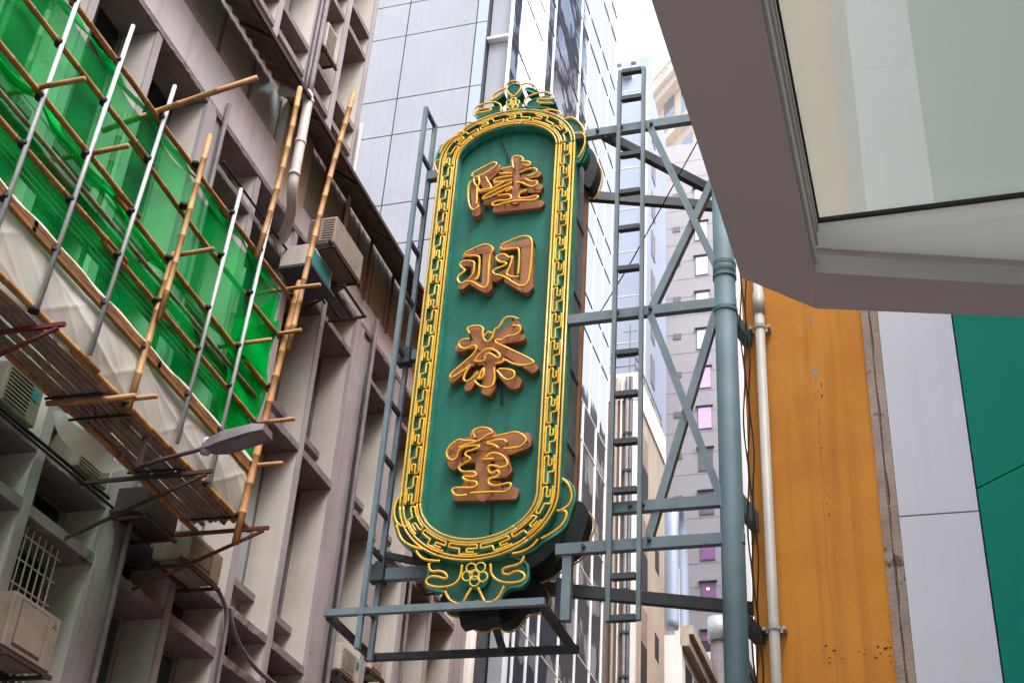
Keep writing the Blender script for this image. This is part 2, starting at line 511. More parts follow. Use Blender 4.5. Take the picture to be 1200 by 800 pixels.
# outlines of the sign's lettering and scrolls: metres right of and above the sign's middle
CHARACTERS = {
 'land': (
  [[(-0.311,1.583,0.04),(-0.259,1.253,0.049)],
   [(-0.302,1.665,0.038),(-0.101,1.763,0.049)],
   [(-0.096,1.762,0.051),(-0.22,1.611,0.047)],
   [(-0.22,1.618,0.047),(-0.162,1.531,0.051)],
   [(-0.163,1.537,0.042),(-0.264,1.505,0.031)],
   [(0.075,1.84,0.044),(0.106,1.333,0.044)],
   [(-0.034,1.692,0.027),(0.209,1.754,0.033)],
   [(-0.1,1.593,0.033),(0.303,1.621,0.038)],
   [(-0.123,1.486,0.031),(0.047,1.557,0.029)],
   [(0.135,1.61,0.029),(0.321,1.469,0.042)],
   [(-0.176,1.376,0.04),(0.074,1.451,0.033)],
   [(0.124,1.461,0.031),(0.312,1.44,0.038)],
   [(-0.065,1.388,0.029),(0.292,1.344,0.038)],
   [(-0.078,1.288,0.047),(0.33,1.279,0.051)],
   [(-0.009,1.316,0.044),(0.153,1.312,0.044)]],
  [[(-0.324,1.666),(-0.322,1.702),(-0.292,1.722),(-0.131,1.802),(-0.094,1.791),(-0.092,1.756),(-0.136,1.719),(-0.245,1.656),(-0.316,1.66)],
   [(-0.324,1.606),(-0.349,1.585),(-0.347,1.439),(-0.315,1.296),(-0.276,1.256),(-0.241,1.277),(-0.231,1.312)],
   [(-0.268,1.551),(-0.258,1.423),(-0.252,1.322)],
   [(-0.306,1.635),(-0.296,1.582),(-0.267,1.539)],
   [(-0.26,1.652),(-0.239,1.571),(-0.266,1.526),(-0.232,1.482),(-0.129,1.482),(-0.125,1.519),(-0.167,1.584),(-0.186,1.632)],
   [(-0.252,1.479),(-0.169,1.464),(-0.04,1.523),(-0.001,1.547)],
   [(0.077,1.692),(0.049,1.807),(0.083,1.846),(0.146,1.82),(0.169,1.777),(0.14,1.757),(0.233,1.746),(0.231,1.689),(0.162,1.725)],
   [(-0.042,1.701),(-0.022,1.71),(0.056,1.709)],
   [(-0.059,1.66),(0.065,1.637)],
   [(0.137,1.63),(0.227,1.658),(0.301,1.647),(0.307,1.592),(0.212,1.572)],
   [(0.068,1.598),(-0.076,1.606),(-0.112,1.574),(-0.082,1.547),(0.071,1.553)],
   [(0.072,1.528),(-0.077,1.466),(-0.205,1.401),(-0.198,1.373),(-0.073,1.416),(0.065,1.479),(0.079,1.451),(0.018,1.425)],
   [(0.193,1.55),(0.246,1.509),(0.312,1.497),(0.321,1.458),(0.28,1.434),(0.239,1.447),(0.143,1.527),(0.109,1.506)],
   [(0.221,1.407),(0.147,1.389),(0.145,1.327),(0.227,1.311),(0.325,1.333),(0.334,1.297),(0.299,1.27),(0.127,1.3),(0.006,1.296),(-0.083,1.268),(-0.108,1.307),(-0.057,1.332),(0.065,1.314),(0.081,1.364),(0.04,1.396),(-0.062,1.395)]]),
 'feather': (
  [[(-0.328,0.791,0.033),(-0.1,0.818,0.044)],
   [(-0.122,0.806,0.049),(-0.098,0.389,0.056)],
   [(-0.097,0.378,0.044),(-0.243,0.479,0.033)],
   [(-0.336,0.698,0.038),(-0.244,0.678,0.031)],
   [(-0.335,0.458,0.049),(-0.228,0.541,0.04)],
   [(-0.244,0.678,0.024),(-0.238,0.537,0.024)],
   [(0.014,0.82,0.038),(0.259,0.846,0.051)],
   [(0.243,0.831,0.065),(0.263,0.359,0.069)],
   [(0.264,0.342,0.053),(0.087,0.465,0.044)],
   [(-0.013,0.707,0.038),(0.101,0.707,0.033)],
   [(-0.028,0.505,0.051),(0.085,0.569,0.04)],
   [(0.11,0.711,0.024),(0.113,0.507,0.027)]],
  [[(-0.231,0.826),(-0.318,0.786),(-0.313,0.748),(-0.184,0.734),(-0.173,0.681),(-0.169,0.483),(-0.203,0.468)],
   [(-0.231,0.826),(-0.139,0.859),(-0.082,0.826),(-0.048,0.777),(-0.084,0.726),(-0.083,0.574),(-0.074,0.389),(-0.116,0.364),(-0.253,0.478),(-0.328,0.435),(-0.369,0.501),(-0.348,0.544),(-0.292,0.588),(-0.343,0.631),(-0.36,0.663),(-0.32,0.694),(-0.255,0.682),(-0.219,0.67),(-0.22,0.537),(-0.255,0.505)],
   [(0.018,0.816),(0.076,0.848),(0.163,0.876),(0.241,0.887),(0.302,0.841),(0.308,0.676),(0.299,0.447),(0.282,0.359),(0.234,0.335),(0.164,0.376),(0.071,0.468),(-0.029,0.5),(-0.044,0.545),(0.006,0.572),(0.073,0.582),(0.083,0.616),(0.011,0.635),(-0.028,0.676),(0.006,0.712),(0.055,0.718),(0.103,0.656),(0.137,0.685),(0.105,0.545),(0.079,0.492),(0.13,0.455),(0.199,0.443)],
   [(0.018,0.816),(0.008,0.791),(0.042,0.763),(0.174,0.767),(0.192,0.718),(0.198,0.577),(0.192,0.472)]]),
 'tea': (
  [[(-0.178,-0.031,0.064),(-0.085,-0.21,0.061)],
   [(-0.291,-0.196,0.056),(-0.124,-0.176,0.049)],
   [(0.181,-0.054,0.081),(0.041,-0.143,0.054)],
   [(0.25,-0.165,0.042),(0.085,-0.173,0.049)],
   [(-0.036,-0.228,0.061),(-0.332,-0.508,0.042)],
   [(0.013,-0.193,0.054),(0.37,-0.483,0.054)],
   [(-0.019,-0.331,0.066),(-0.011,-0.643,0.073)],
   [(-0.122,-0.47,0.039),(-0.189,-0.6,0.044)],
   [(0.106,-0.497,0.054),(0.215,-0.602,0.076)],
   [(-0.122,-0.342,0.054),(0.075,-0.337,0.054)]],
  [[(-0.206,-0.092),(-0.233,-0.041),(-0.196,-0.018),(-0.122,-0.019),(-0.08,-0.055),(-0.089,-0.108),(-0.067,-0.182),(-0.024,-0.202),(0.004,-0.162),(0.019,-0.074),(0.06,-0.064),(0.096,0.024),(0.157,0.04),(0.227,-0.0)],
   [(-0.071,-0.134),(-0.032,-0.091),(-0.004,-0.119)],
   [(0.179,-0.06),(0.247,-0.075),(0.253,-0.129),(0.201,-0.164),(0.129,-0.16),(0.09,-0.203),(0.047,-0.177),(0.023,-0.208),(0.126,-0.272),(0.38,-0.432),(0.387,-0.467),(0.302,-0.476),(0.219,-0.458),(0.134,-0.395)],
   [(-0.201,-0.147),(-0.259,-0.145),(-0.304,-0.181),(-0.273,-0.233),(-0.22,-0.242),(-0.159,-0.212),(-0.124,-0.24),(-0.142,-0.297),(-0.239,-0.39),(-0.347,-0.482),(-0.342,-0.52),(-0.301,-0.513),(-0.172,-0.412)],
   [(-0.169,-0.413),(-0.227,-0.525),(-0.207,-0.576),(-0.161,-0.57),(-0.095,-0.501)],
   [(-0.146,-0.378),(-0.08,-0.293),(-0.02,-0.259),(0.045,-0.297),(0.095,-0.352),(0.072,-0.384),(-0.006,-0.314),(-0.046,-0.332),(-0.047,-0.391),(-0.135,-0.383)],
   [(0.054,-0.426),(0.125,-0.418),(0.118,-0.388)],
   [(-0.086,-0.548),(-0.066,-0.469),(-0.049,-0.454),(-0.043,-0.536),(-0.075,-0.563),(-0.097,-0.544)],
   [(-0.125,-0.572),(-0.075,-0.629),(-0.011,-0.656),(0.044,-0.645),(0.055,-0.564),(0.041,-0.465)],
   [(0.069,-0.497),(0.125,-0.573),(0.178,-0.61),(0.227,-0.579),(0.226,-0.528),(0.171,-0.492),(0.083,-0.482)]]),
 'room': (
  [[(-0.082,-1.06,0.064),(0.039,-1.078,0.061)],
   [(-0.097,-1.124,0.049),(-0.245,-1.164,0.069)],
   [(-0.259,-1.173,0.073),(-0.242,-1.315,0.071)],
   [(0.023,-1.131,0.054),(0.327,-1.156,0.086)],
   [(0.338,-1.189,0.069),(0.229,-1.248,0.042)],
   [(-0.043,-1.178,0.049),(0.138,-1.207,0.054)],
   [(-0.144,-1.281,0.049),(0.152,-1.267,0.069)],
   [(-0.013,-1.246,0.076),(0.019,-1.606,0.081)],
   [(0.144,-1.293,0.073),(0.181,-1.413,0.076)],
   [(-0.133,-1.42,0.049),(0.154,-1.441,0.049)],
   [(-0.13,-1.51,0.046),(0.121,-1.532,0.049)],
   [(-0.187,-1.594,0.071),(0.253,-1.618,0.071)]],
  [[(-0.073,-1.119),(-0.099,-1.067),(-0.074,-1.037),(-0.01,-1.029),(0.052,-1.055),(0.076,-1.091),(0.035,-1.103),(-0.021,-1.146),(-0.128,-1.178),(-0.212,-1.193)],
   [(-0.071,-1.146),(-0.171,-1.141),(-0.203,-1.118),(-0.27,-1.158),(-0.312,-1.219),(-0.3,-1.274),(-0.257,-1.313),(-0.218,-1.295),(-0.204,-1.23),(-0.167,-1.196),(-0.036,-1.186),(-0.028,-1.217),(-0.074,-1.232),(-0.143,-1.241),(-0.145,-1.278),(-0.075,-1.317),(-0.183,-1.36),(-0.192,-1.391),(-0.157,-1.423),(-0.058,-1.43),(-0.034,-1.458),(-0.054,-1.479),(-0.145,-1.458),(-0.149,-1.484),(-0.101,-1.506),(-0.03,-1.516),(-0.022,-1.555),(-0.057,-1.573),(-0.215,-1.554),(-0.234,-1.586),(-0.188,-1.639),(-0.103,-1.628)],
   [(0.077,-1.123),(0.185,-1.112),(0.272,-1.094),(0.344,-1.145),(0.368,-1.19),(0.325,-1.239),(0.252,-1.245),(0.174,-1.24)],
   [(0.198,-1.191),(0.178,-1.16),(0.089,-1.157),(0.01,-1.181),(0.092,-1.2),(0.137,-1.239)],
   [(0.003,-1.324),(0.101,-1.329)],
   [(0.031,-1.311),(0.077,-1.268),(0.157,-1.292),(0.217,-1.355),(0.22,-1.4),(0.166,-1.421),(0.105,-1.384),(0.054,-1.387),(0.063,-1.443),(0.101,-1.46),(0.138,-1.435),(0.163,-1.466),(0.133,-1.496),(0.074,-1.499),(0.066,-1.54),(0.109,-1.572),(0.176,-1.57),(0.253,-1.554),(0.266,-1.589),(0.229,-1.639),(0.103,-1.62),(-0.072,-1.618)]]),
}
BOTTOM_TUBES = [[(-0.651,-1.579),(-0.7,-1.632),(-0.71,-1.735),(-0.67,-1.841),(-0.582,-1.87)],
 [(-0.67,-1.846),(-0.638,-1.936),(-0.605,-1.987),(-0.519,-2.045),(-0.423,-2.073)],
 [(-0.479,-2.084),(-0.448,-2.131),(-0.382,-2.171),(-0.276,-2.179)],
 [(-0.361,-2.199),(-0.346,-2.271),(-0.268,-2.262),(-0.214,-2.289),(-0.192,-2.343),(-0.317,-2.299),(-0.375,-2.322),(-0.365,-2.375),(-0.238,-2.404),(-0.136,-2.384),(-0.095,-2.323),(-0.09,-2.227)],
 [(0.401,-2.191),(0.38,-2.259),(0.246,-2.276),(0.237,-2.318),(0.284,-2.334),(0.349,-2.3),(0.421,-2.334),(0.413,-2.394),(0.305,-2.404),(0.203,-2.377),(0.148,-2.321),(0.138,-2.234)],
 [(-0.205,-2.437),(-0.177,-2.499),(-0.123,-2.536),(-0.062,-2.552),(-0.033,-2.49),(-0.0,-2.419)],
 [(0.054,-2.422),(0.084,-2.48),(0.114,-2.542),(0.165,-2.548),(0.221,-2.514),(0.26,-2.423)],
 [(0.675,-1.555),(0.734,-1.616),(0.761,-1.71),(0.74,-1.79),(0.678,-1.83)],
 [(0.644,-1.827),(0.732,-1.838),(0.708,-1.94),(0.635,-2.005),(0.528,-2.054)],
 [(0.503,-2.057),(0.456,-2.116),(0.374,-2.154),(0.306,-2.161)]]
TOP_TUBES = [[(-0.032,2.65),(-0.073,2.732),(-0.048,2.797),(0.011,2.813),(0.073,2.77),(0.09,2.703),(0.063,2.63),(0.017,2.588),(-0.032,2.65)],
 [(-0.205,2.594),(-0.204,2.645),(-0.167,2.69),(-0.064,2.724)],
 [(-0.205,2.594),(-0.13,2.63),(-0.078,2.698)],
 [(0.088,2.74),(0.152,2.747),(0.235,2.687),(0.266,2.611)],
 [(0.132,2.481),(0.146,2.56),(0.24,2.592),(0.334,2.597),(0.416,2.534),(0.43,2.473),(0.26,2.516),(0.262,2.464),(0.413,2.432)],
 [(-0.357,2.429),(-0.37,2.535),(-0.287,2.569),(-0.158,2.573),(-0.094,2.508),(-0.1,2.427)],
 [(-0.352,2.469),(-0.315,2.513),(-0.201,2.5),(-0.19,2.456),(-0.343,2.453)],
 [(-0.466,2.227),(-0.452,2.305),(-0.343,2.348)],
 [(-0.676,2.017),(-0.652,2.102),(-0.579,2.188),(-0.476,2.212)],
 [(-0.659,1.757),(-0.711,1.855),(-0.714,1.919),(-0.66,1.934)],
 [(0.315,2.351),(0.408,2.362),(0.512,2.29),(0.498,2.253)],
 [(0.539,2.2),(0.623,2.211),(0.712,2.09),(0.743,1.976)],
 [(0.639,2.002),(0.73,1.998),(0.753,1.886),(0.723,1.758),(0.687,1.703)]]
LOBES = [[(-0.657,-1.525),(-0.724,-1.586),(-0.741,-1.708),(-0.705,-1.833),(-0.666,-1.938),(-0.575,-2.027),(-0.445,-2.073),(-0.401,-2.157),(-0.239,-2.006),(-0.513,-1.764)],
 [(-0.403,-2.139),(-0.382,-2.265),(-0.411,-2.316),(-0.379,-2.379),(-0.22,-2.407),(-0.196,-2.486),(-0.08,-2.544),(0.026,-2.482),(0.098,-2.546),(0.197,-2.518),(0.256,-2.402),(0.39,-2.402),(0.427,-2.318),(0.403,-2.177),(-0.006,-2.077)],
 [(0.651,-1.509),(0.739,-1.573),(0.769,-1.686),(0.731,-1.81),(0.703,-1.934),(0.605,-2.006),(0.514,-2.053),(0.442,-2.118),(0.291,-2.161),(0.218,-2.076),(0.511,-1.828)],
 [(-0.374,2.436),(-0.403,2.598),(-0.309,2.641),(-0.227,2.634),(-0.24,2.699),(-0.187,2.762),(-0.099,2.785),(-0.096,2.859),(-0.008,2.886),(0.068,2.827),(0.149,2.815),(0.234,2.744),(0.285,2.666),(0.399,2.604),(0.437,2.473),(0.504,2.357),(0.525,2.232),(0.276,2.222),(-0.204,2.32)],
 [(-0.495,2.236),(-0.617,2.239),(-0.721,2.138),(-0.753,1.964),(-0.688,1.794),(-0.491,1.915),(-0.317,2.322),(-0.372,2.415),(-0.482,2.365)],
 [(0.507,2.276),(0.616,2.273),(0.721,2.112),(0.75,1.93),(0.696,1.729),(0.652,1.699),(0.44,2.05)]]
BOTTOM_ROSETTE = [(0.019,-2.316),(-0.013,-2.262),(0.062,-2.26),(-0.039,-2.323),(0.085,-2.338),(0.025,-2.37)]
TOP_ROSETTE = [(0.022,2.504),(0.02,2.546),(0.057,2.507),(0.046,2.458),(0.001,2.472),(-0.016,2.527)]

# ================================================================== the ground
g = MB()
g.quad((-400, -400, 0), (400, -400, 0), (400, 400, 0), (-400, 400, 0))
tag(g.build('ground', 'paving'), kind='structure')
rd = MB()
rd.quad((-6.8, -60, 0.004), (-2.4, -60, 0.004), (-2.4, 140, 0.004), (-6.8, 140, 0.004))
tag(rd.build('road', 'asphalt'), kind='structure')
for x0, x1 in ((-8.5, -6.8), (-2.4, 0.6)):
    k = MB().box(x0, x1, -60, 140, 0.002, 0.13)
    tag(k.build('pavement', 'paving'), kind='structure')

# ================================================================== left office block: egg-crate concrete facade
FX = -8.5                                  # outer face of the fins
BX = -9.02                                 # window plane
office = thing('office_block', 'grey concrete office block with a deep grid of fins, slabs and recessed windows', 'building', (FX, 14, 0))
block('wall', 'cream_wall', -16, BX - 0.03, 3.0, 23.4, 0, 16.0, office)
block('wall', 'cream_wall', -16, BX - 0.03, 3.0, 15.8, 16.0, 24.0, office)
block('base_wall', 'slab', BX - 0.03, FX, 3.0, 23.4, 0.13, 4.2, office)

FINS = [(3.7, 3.82), (4.9, 5.02), (7.62, 7.74), (8.9, 9.02), (10.16, 10.28), (13.04, 13.16), (14.34, 14.46), (15.6, 15.72), (18.68, 18.86), (20.0, 20.15), (21.32, 21.47)]
WIDE = [(6.1, 6.62), (11.5, 12.03), (16.82, 17.5), (22.7, 23.4)]
def fin(a, b, z0, z1):
    """pale painted reveal with a weathered grey nosing on its street edge"""
    f_ = block('fin', 'reveal', BX, FX - 0.03, a, b, z0, z1, office)
    block('nosing', 'fin', FX - 0.03, FX, a - 0.004, b + 0.004, z0, z1, f_)
for a, b in FINS:
    fin(a, b, 4.2, 13.99)
for a, b in WIDE:
    m_ = a + (b - a) * 0.5
    block('pilaster', 'reveal', BX, FX - 0.05, a - 0.003, a + 0.1, 4.2, 14.0, office)
    block('pilaster', 'fin', FX - 0.05, FX + 0.015, a - 0.004, m_ - 0.02, 4.2, 14.0, office)
    block('pilaster', 'fin', BX, FX - 0.03, m_ - 0.02, b - 0.07, 4.2, 13.995, office)
    block('pilaster', 'fin', BX, FX - 0.012, b - 0.07, b, 4.2, 13.992, office)
edges = sorted(FINS + WIDE)
bays = [(edges[i][1], edges[i + 1][0]) for i in range(len(edges) - 1)]

def ragged_slab(y0, y1, z0, z1, x0, x1, rough):
    """slab whose front edge is chipped"""
    n = max(4, int((y1 - y0) / 0.07))
    mb = MB()
    rows = []
    for i in range(n + 1):
        y = y0 + (y1 - y0) * i / n
        chip = rough if 0 < i < n else 0
        rows.append([(x0, y, z0), (x1 - random.random() * chip, y, z0 + random.random() * chip),
                     (x1 - random.random() * chip, y, z1 - random.random() * chip * 0.6), (x0, y, z1)])
    for i in range(n):
        for j in range(4):
            mb.quad(rows[i][j], rows[i + 1][j], rows[i + 1][(j + 1) % 4], rows[i][(j + 1) % 4])
    return mb

def window(parent, y0, y1, z0, z1, x=BX, pane='pane_teal', split=1, frame='window_frame', t=0.04):
    """framed window in the recess: window > frame, pane"""
    w = block('window', frame, x - 0.02, x + 0.012, y0, y1, z0, z1, parent)
    step = (y1 - y0) / split
    for i in range(split):
        a, b = y0 + i * step + t, y0 + (i + 1) * step - t
        block('pane', pane, x + 0.004, x + 0.02, a, b, z0 + t, z1 - t, w)
    return w

LEVELS = [(7.235, 7.36), (7.89, 8.0), (10.82, 10.94)]
for y0, y1 in bays:
    for z0, z1 in LEVELS:
        if z0 < 7.5 and y0 > 17.6:
            continue
        ragged_slab(y0 - 0.01, y1 + 0.01, z0, z1, BX, FX - 0.008, 0.014 if random.random() < 0.5 else 0.006).build('slab', 'slab', office)
    if y0 > 12:
        ragged_slab(y0 - 0.01, y1 + 0.01, 13.24, 13.34, BX, FX - 0.006, 0.012).build('slab', 'slab', office)
    # tall storeys: window over a breast wall with a small projecting ledge
    yc = random.random()
    window(office, y0 + 0.02, y1 - 0.1, 4.9, 7.2, pane='pane_teal' if y0 > 11.9 else 'pane_dark', split=1)
    window(office, y0 + 0.02, y1 - 0.06, 8.62, 10.78, pane='pane_grey' if yc < 0.3 else 'pane_teal', split=2)
    block('ledge', 'slab', BX, BX + 0.22, y0, y1, 8.5, 8.6, office)
    top = 13.22 if y0 > 12 else 13.95
    window(office, y0 + 0.02, y1 - 0.06, 11.5, top, pane='pane_dark' if y0 < 12 else 'pane_teal', split=2)
    block('ledge', 'slab', BX, BX + 0.22, y0, y1, 11.38, 11.48, office)
    # service slot between the paired slabs
    window(office, y0 + 0.1, y1 - 0.1, 7.42, 7.87, pane='pane_dark', split=2)

# ragged fascia under the white band, the band itself, and the ribbon windows over it
ragged_slab(3.0, 13.9, 13.93, 14.03, BX, FX + 0.02, 0.016).build('fascia', 'slab', office)
ragged_slab(13.9, 23.4, 13.93, 14.03, BX, FX + 0.02, 0.016).build('fascia', 'slab', office)
block('spandrel', 'spandrel', BX, FX + 0.01, 3.0, 13.5, 14.03, 14.8, office)
block('spandrel', 'cream_wall', BX, FX + 0.0, 13.5, 14.45, 14.03, 16.0, office)
block('spandrel', 'spandrel', BX, FX - 0.02, 14.45, 23.4, 14.03, 14.5, office)
RIB = [3.1, 4.6, 6.1, 7.6, 9.05, 10.3, 11.55, 12.5, 13.42]
for a, b in zip(RIB, RIB[1:]):
    window(office, a, b, 14.8, 15.78, x=FX - 0.1, pane='pane_grey', split=1, t=0.05)
RIB = [14.5, 15.2, 15.9, 16.6, 17.3, 18.0, 18.7, 19.6, 20.5, 21.5, 22.4]
for i, (a, b) in enumerate(zip(RIB, RIB[1:])):
    window(office, a, b, 14.5, 15.8, x=FX - 0.1, pane='pane_grey', split=1, frame='window_frame' if i % 2 else 'frame_rust', t=0.035)
block('head_wall', 'cream_wall', BX, FX - 0.12, 3.0, 23.4, 15.8, 16.0, office)
for y in (14.9, 15.75, 16.85, 17.9):                       # rusty posts before the ribbon windows
    block('post', 'frame_rust', FX + 0.02, FX + 0.06, y, y + 0.045, 14.4, 15.75, office)
block('rail', 'frame_rust', FX - 0.03, FX + 0.05, 14.4, 20.2, 15.72, 15.79, office)

# corrugated awning hung below the next floor, in two lengths
def awning(y0, y1, zi, zo, xo):
    mb = MB()
    n = int((y1 - y0) / 0.055)
    prev = None
    for i in range(n + 1):
        y = y0 + (y1 - y0) * i / n
        dz = 0.03 * (1, 0.9, -1, -0.9)[i % 4]
        sag = 0.012 * math.sin(y * 2.1) + 0.008 * math.sin(y * 5.3)
        cur = ((FX - 0.05, y, zi + dz), (xo + 0.015 * math.sin(y * 3.7), y, zo + dz + sag))
        if prev:
            mb.quad(prev[0], prev[1], cur[1], cur[0])
            mb.quad(*[(p[0], p[1], p[2] + 0.012) for p in (cur[0], cur[1], prev[1], prev[0])])
        prev = cur
    a = mb.build('awning_sheet', 'awning', office)
    e = MB()
    e.beam((xo, y0, zo + 0.0), (xo, y1, zo + 0.0), 0.05, 0.07)
    e.build('edge_trim', 'awning_edge', a)
    y = y0 + 0.3
    while y < y1:
        MB().beam((FX, y, zi - 0.05), (xo, y, zo - 0.03), 0.03, 0.03).build('strut', 'awning_edge', a)
        y += 1.5
awning(4.0, 13.06, 15.82, 15.33, -7.9)
awning(13.2, 20.2, 15.8, 15.28, -7.9)

# upper storeys
UF = [(4.0, 4.12), (5.4, 5.52), (6.8, 6.92), (8.2, 8.32), (9.7, 9.82), (11.2, 11.32), (12.66, 12.78), (13.76, 13.98), (14.72, 14.86), (15.68, 15.8)]
for a, b in UF:
    fin(a, b, 16.0, 23.9)
for (a0, a), (b, b1) in zip(UF, UF[1:]):
    for z in (16.62, 17.16, 18.84, 19.4, 21.1, 21.66):
        block('slab', 'slab', BX, FX - 0.012, a - 0.01, b + 0.01, z - 0.05, z + 0.06, office)
    for z0, z1 in ((17.24, 18.78), (19.48, 21.04), (21.74, 23.3)):
        window(office, a + 0.03, b - 0.03, z0, z1, pane='pane_grey' if random.random() < 0.6 else 'pane_teal', split=2)
    window(office, a + 0.03, b - 0.03, 16.7, 17.1, pane='pane_grey', split=2)
    window(office, a + 0.03, b - 0.03, 18.92, 19.34, pane='pane_teal', split=2)
block('soffit', 'slab', BX - 0.03, FX - 0.01, 3.0, 15.8, 16.0, 16.1, office)
block('parapet', 'fin', -16, FX + 0.02, 3.0, 15.8, 23.95, 25.0, office)

# pipes on the facade
def pipe(pts, r, material, parent, name='drainpipe', rounds=2):
    return MB().tube(smooth_path(pts, rounds=rounds), r, 10).build(name, material, parent, smooth=True)
pv = pipe([(-8.45, 13.1, 15.62), (-8.0, 13.1, 15.5), (-7.95, 13.1, 15.42), (-7.95, 13.11, 14.9), (-7.95, 13.12, 13.85), (-7.97, 13.16, 13.66), (-8.1, 13.5, 13.5), (-8.44, 13.9, 13.4)], 0.075, 'pvc', office)
for z in (15.3, 14.5, 13.9):
    MB().tube([(-7.95, 13.11, z), (-7.95, 13.11, z + 0.05)], 0.086, 12).build('collar', 'pvc', pv)
pipe([(-8.42, 13.87, 24), (-8.42, 13.87, 16.1)], 0.05, 'grey_pipe', office)
pipe([(-8.44, 13.76, 24), (-8.44, 13.76, 16.1)], 0.03, 'grey_pipe', office)
pipe([(-8.44, 11.9, 14.25), (-8.44, 11.9, 4.2)], 0.035, 'grey_pipe', office)
pipe([(-8.44, 12.05, 13.36), (-8.44, 13.0, 13.36), (-8.42, 14.3, 13.37), (-8.42, 15.5, 13.37)], 0.018, 'wire', office, 'cable')
pipe([(-8.43, 17.44, 14.35), (-8.43, 17.44, 4.2)], 0.04, 'grey_pipe', office)
pipe([(-8.43, 17.3, 13.2), (-8.43, 17.3, 4.2)], 0.02, 'wire', office, 'cable')
pipe([(-8.45, 20.22, 14.0), (-8.45, 20.22, 5.0)], 0.03, 'grey_pipe', office)
pipe([(-8.42, 15.74, 17.3), (-8.42, 15.74, 14.2)], 0.035, 'pvc', office)
# wandering conduit over the service ledges
pipe([(-8.44, 13.2, 8.03), (-8.44, 13.9, 8.03), (-8.42, 14.3, 7.85), (-8.43, 14.38, 7.4), (-8.43, 14.38, 5)], 0.028, 'grey_pipe', office, 'conduit')
pipe([(-8.43, 14.36, 7.9), (-8.42, 14.55, 7.6), (-8.43, 15.2, 7.42), (-8.43, 15.9, 7.42)], 0.03, 'grey_pipe', office, 'conduit')
pipe([(-8.44, 6.7, 7.97), (-8.44, 9, 7.94), (-8.44, 11.4, 7.97)], 0.02, 'wire', office, 'cable')
pipe([(-8.43, 6.7, 7.93), (-8.42, 9.4, 7.88), (-8.43, 11.5, 7.9)], 0.016, 'wire', office, 'cable')
# cream round columns at the far corner of the podium
for y in (23.75, 24.15):
    pipe([(-8.75, y, 0), (-8.75, y, 13.9)], 0.17, 'cream_wall', office, 'column', rounds=0)

# burglar bars by the lowest air conditioner
bars = MB()
for i in range(7):
    y = 10.36 + i * 0.11
    bars.tube([(-8.62, y, 5.6), (-8.62, y, 7.2)], 0.009, 6)
for z in (5.6, 5.85, 6.1, 6.35, 6.6, 6.85, 7.1):
    bars.tube([(-8.62, 10.29, z), (-8.62, 11.1, z)], 0.009, 6)
bars.build('window_grille', 'pvc', office)

# ------------------------------------------------------------------ air conditioners
def aircon(label, x0, x1, y0, y1, z0, z1, louvre='x', sticker=False, rack=True, tone='aircon', hose=False):
    t = thing('air_conditioner', label, 'air conditioner', ((x0 + x1) / 2, (y0 + y1) / 2, z0), 'air conditioners on the concrete office block')
    block('casing', tone, x0, x1, y0, y1, z0, z1, t, bevel=0.015)
    if louvre == 'plain':
        p = block('front_panel', 'rack', x1 - 0.01, x1 + 0.003, y0 + 0.12, y1 - 0.2, z0 + 0.04, z1 - 0.04, t)
        block('panel_face', tone, x1 - 0.008, x1 + 0.006, y0 + 0.13, y1 - 0.21, z0 + 0.07, z1 - 0.05, p)
    elif louvre == 'x':                           # grille on the street side
        gy0, gy1 = y0 + (y1 - y0) * 0.08, y0 + (y1 - y0) * 0.7
        p = block('grille', 'aircon_dark', x1 - 0.01, x1 + 0.004, gy0, gy1, z0 + 0.05, z1 - 0.05, t)
        n = 9
        for i in range(n):
            z = z0 + 0.06 + (z1 - z0 - 0.12) * i / (n - 1)
            block('louvre', tone, x1 - 0.004, x1 + 0.014, gy0, gy1, z - 0.008, z + 0.008, p)
        if sticker:
            block('sticker', 'sticker', x1 + 0.001, x1 + 0.006, y1 - 0.16, y1 - 0.06, z1 - 0.2, z1 - 0.08, t)
    else:                                       # louvres on the end
        p = block('grille', 'aircon_dark', x0 + 0.03, x1 - 0.03, y0 - 0.004, y0 + 0.01, z0 + 0.04, z1 - 0.04, t)
        for i in range(9):
            z = z0 + 0.05 + (z1 - z0 - 0.1) * i / 8
            block('louvre', tone, x0 + 0.03, x1 - 0.03, y0 - 0.016, y0, z - 0.012, z + 0.012, p)
        block('louvre', tone, (x0 + x1) / 2 - 0.02, (x0 + x1) / 2 + 0.02, y0 - 0.018, y0 - 0.001, z0 + 0.04, z1 - 0.04, p)
    if rack:
        r = MB()
        for x in (x0 + 0.04, x1 - 0.03):
            r.beam((x, y0 - 0.08, z0 - 0.025), (x, y1 + 0.08, z0 - 0.025), 0.04, 0.04)
        for y in (y0 + 0.05, y1 - 0.05):
            r.beam((FX - 0.3, y, z0 - 0.06), (x1 + 0.03, y, z0 - 0.06), 0.035, 0.035)
        r.build('rack', 'rack', t)
    if hose:
        MB().tube(smooth_path([(x0 + 0.2, y1 + 0.02, z0 + 0.25), (x0 + 0.2, y1 + 0.16, z1 + 0.1), (x0 + 0.05, y1 + 0.2, z1 + 0.05), (FX - 0.4, y1 + 0.15, z1 - 0.1)]), 0.018, 8).build('hose', 'pvc', t, smooth=True)
    return t
a1 = aircon('big beige air conditioner beside the window grille with a white hose', -8.5, -8.0, 9.8, 10.56, 5.68, 6.2, louvre='plain', hose=True, tone='aircon_dim')
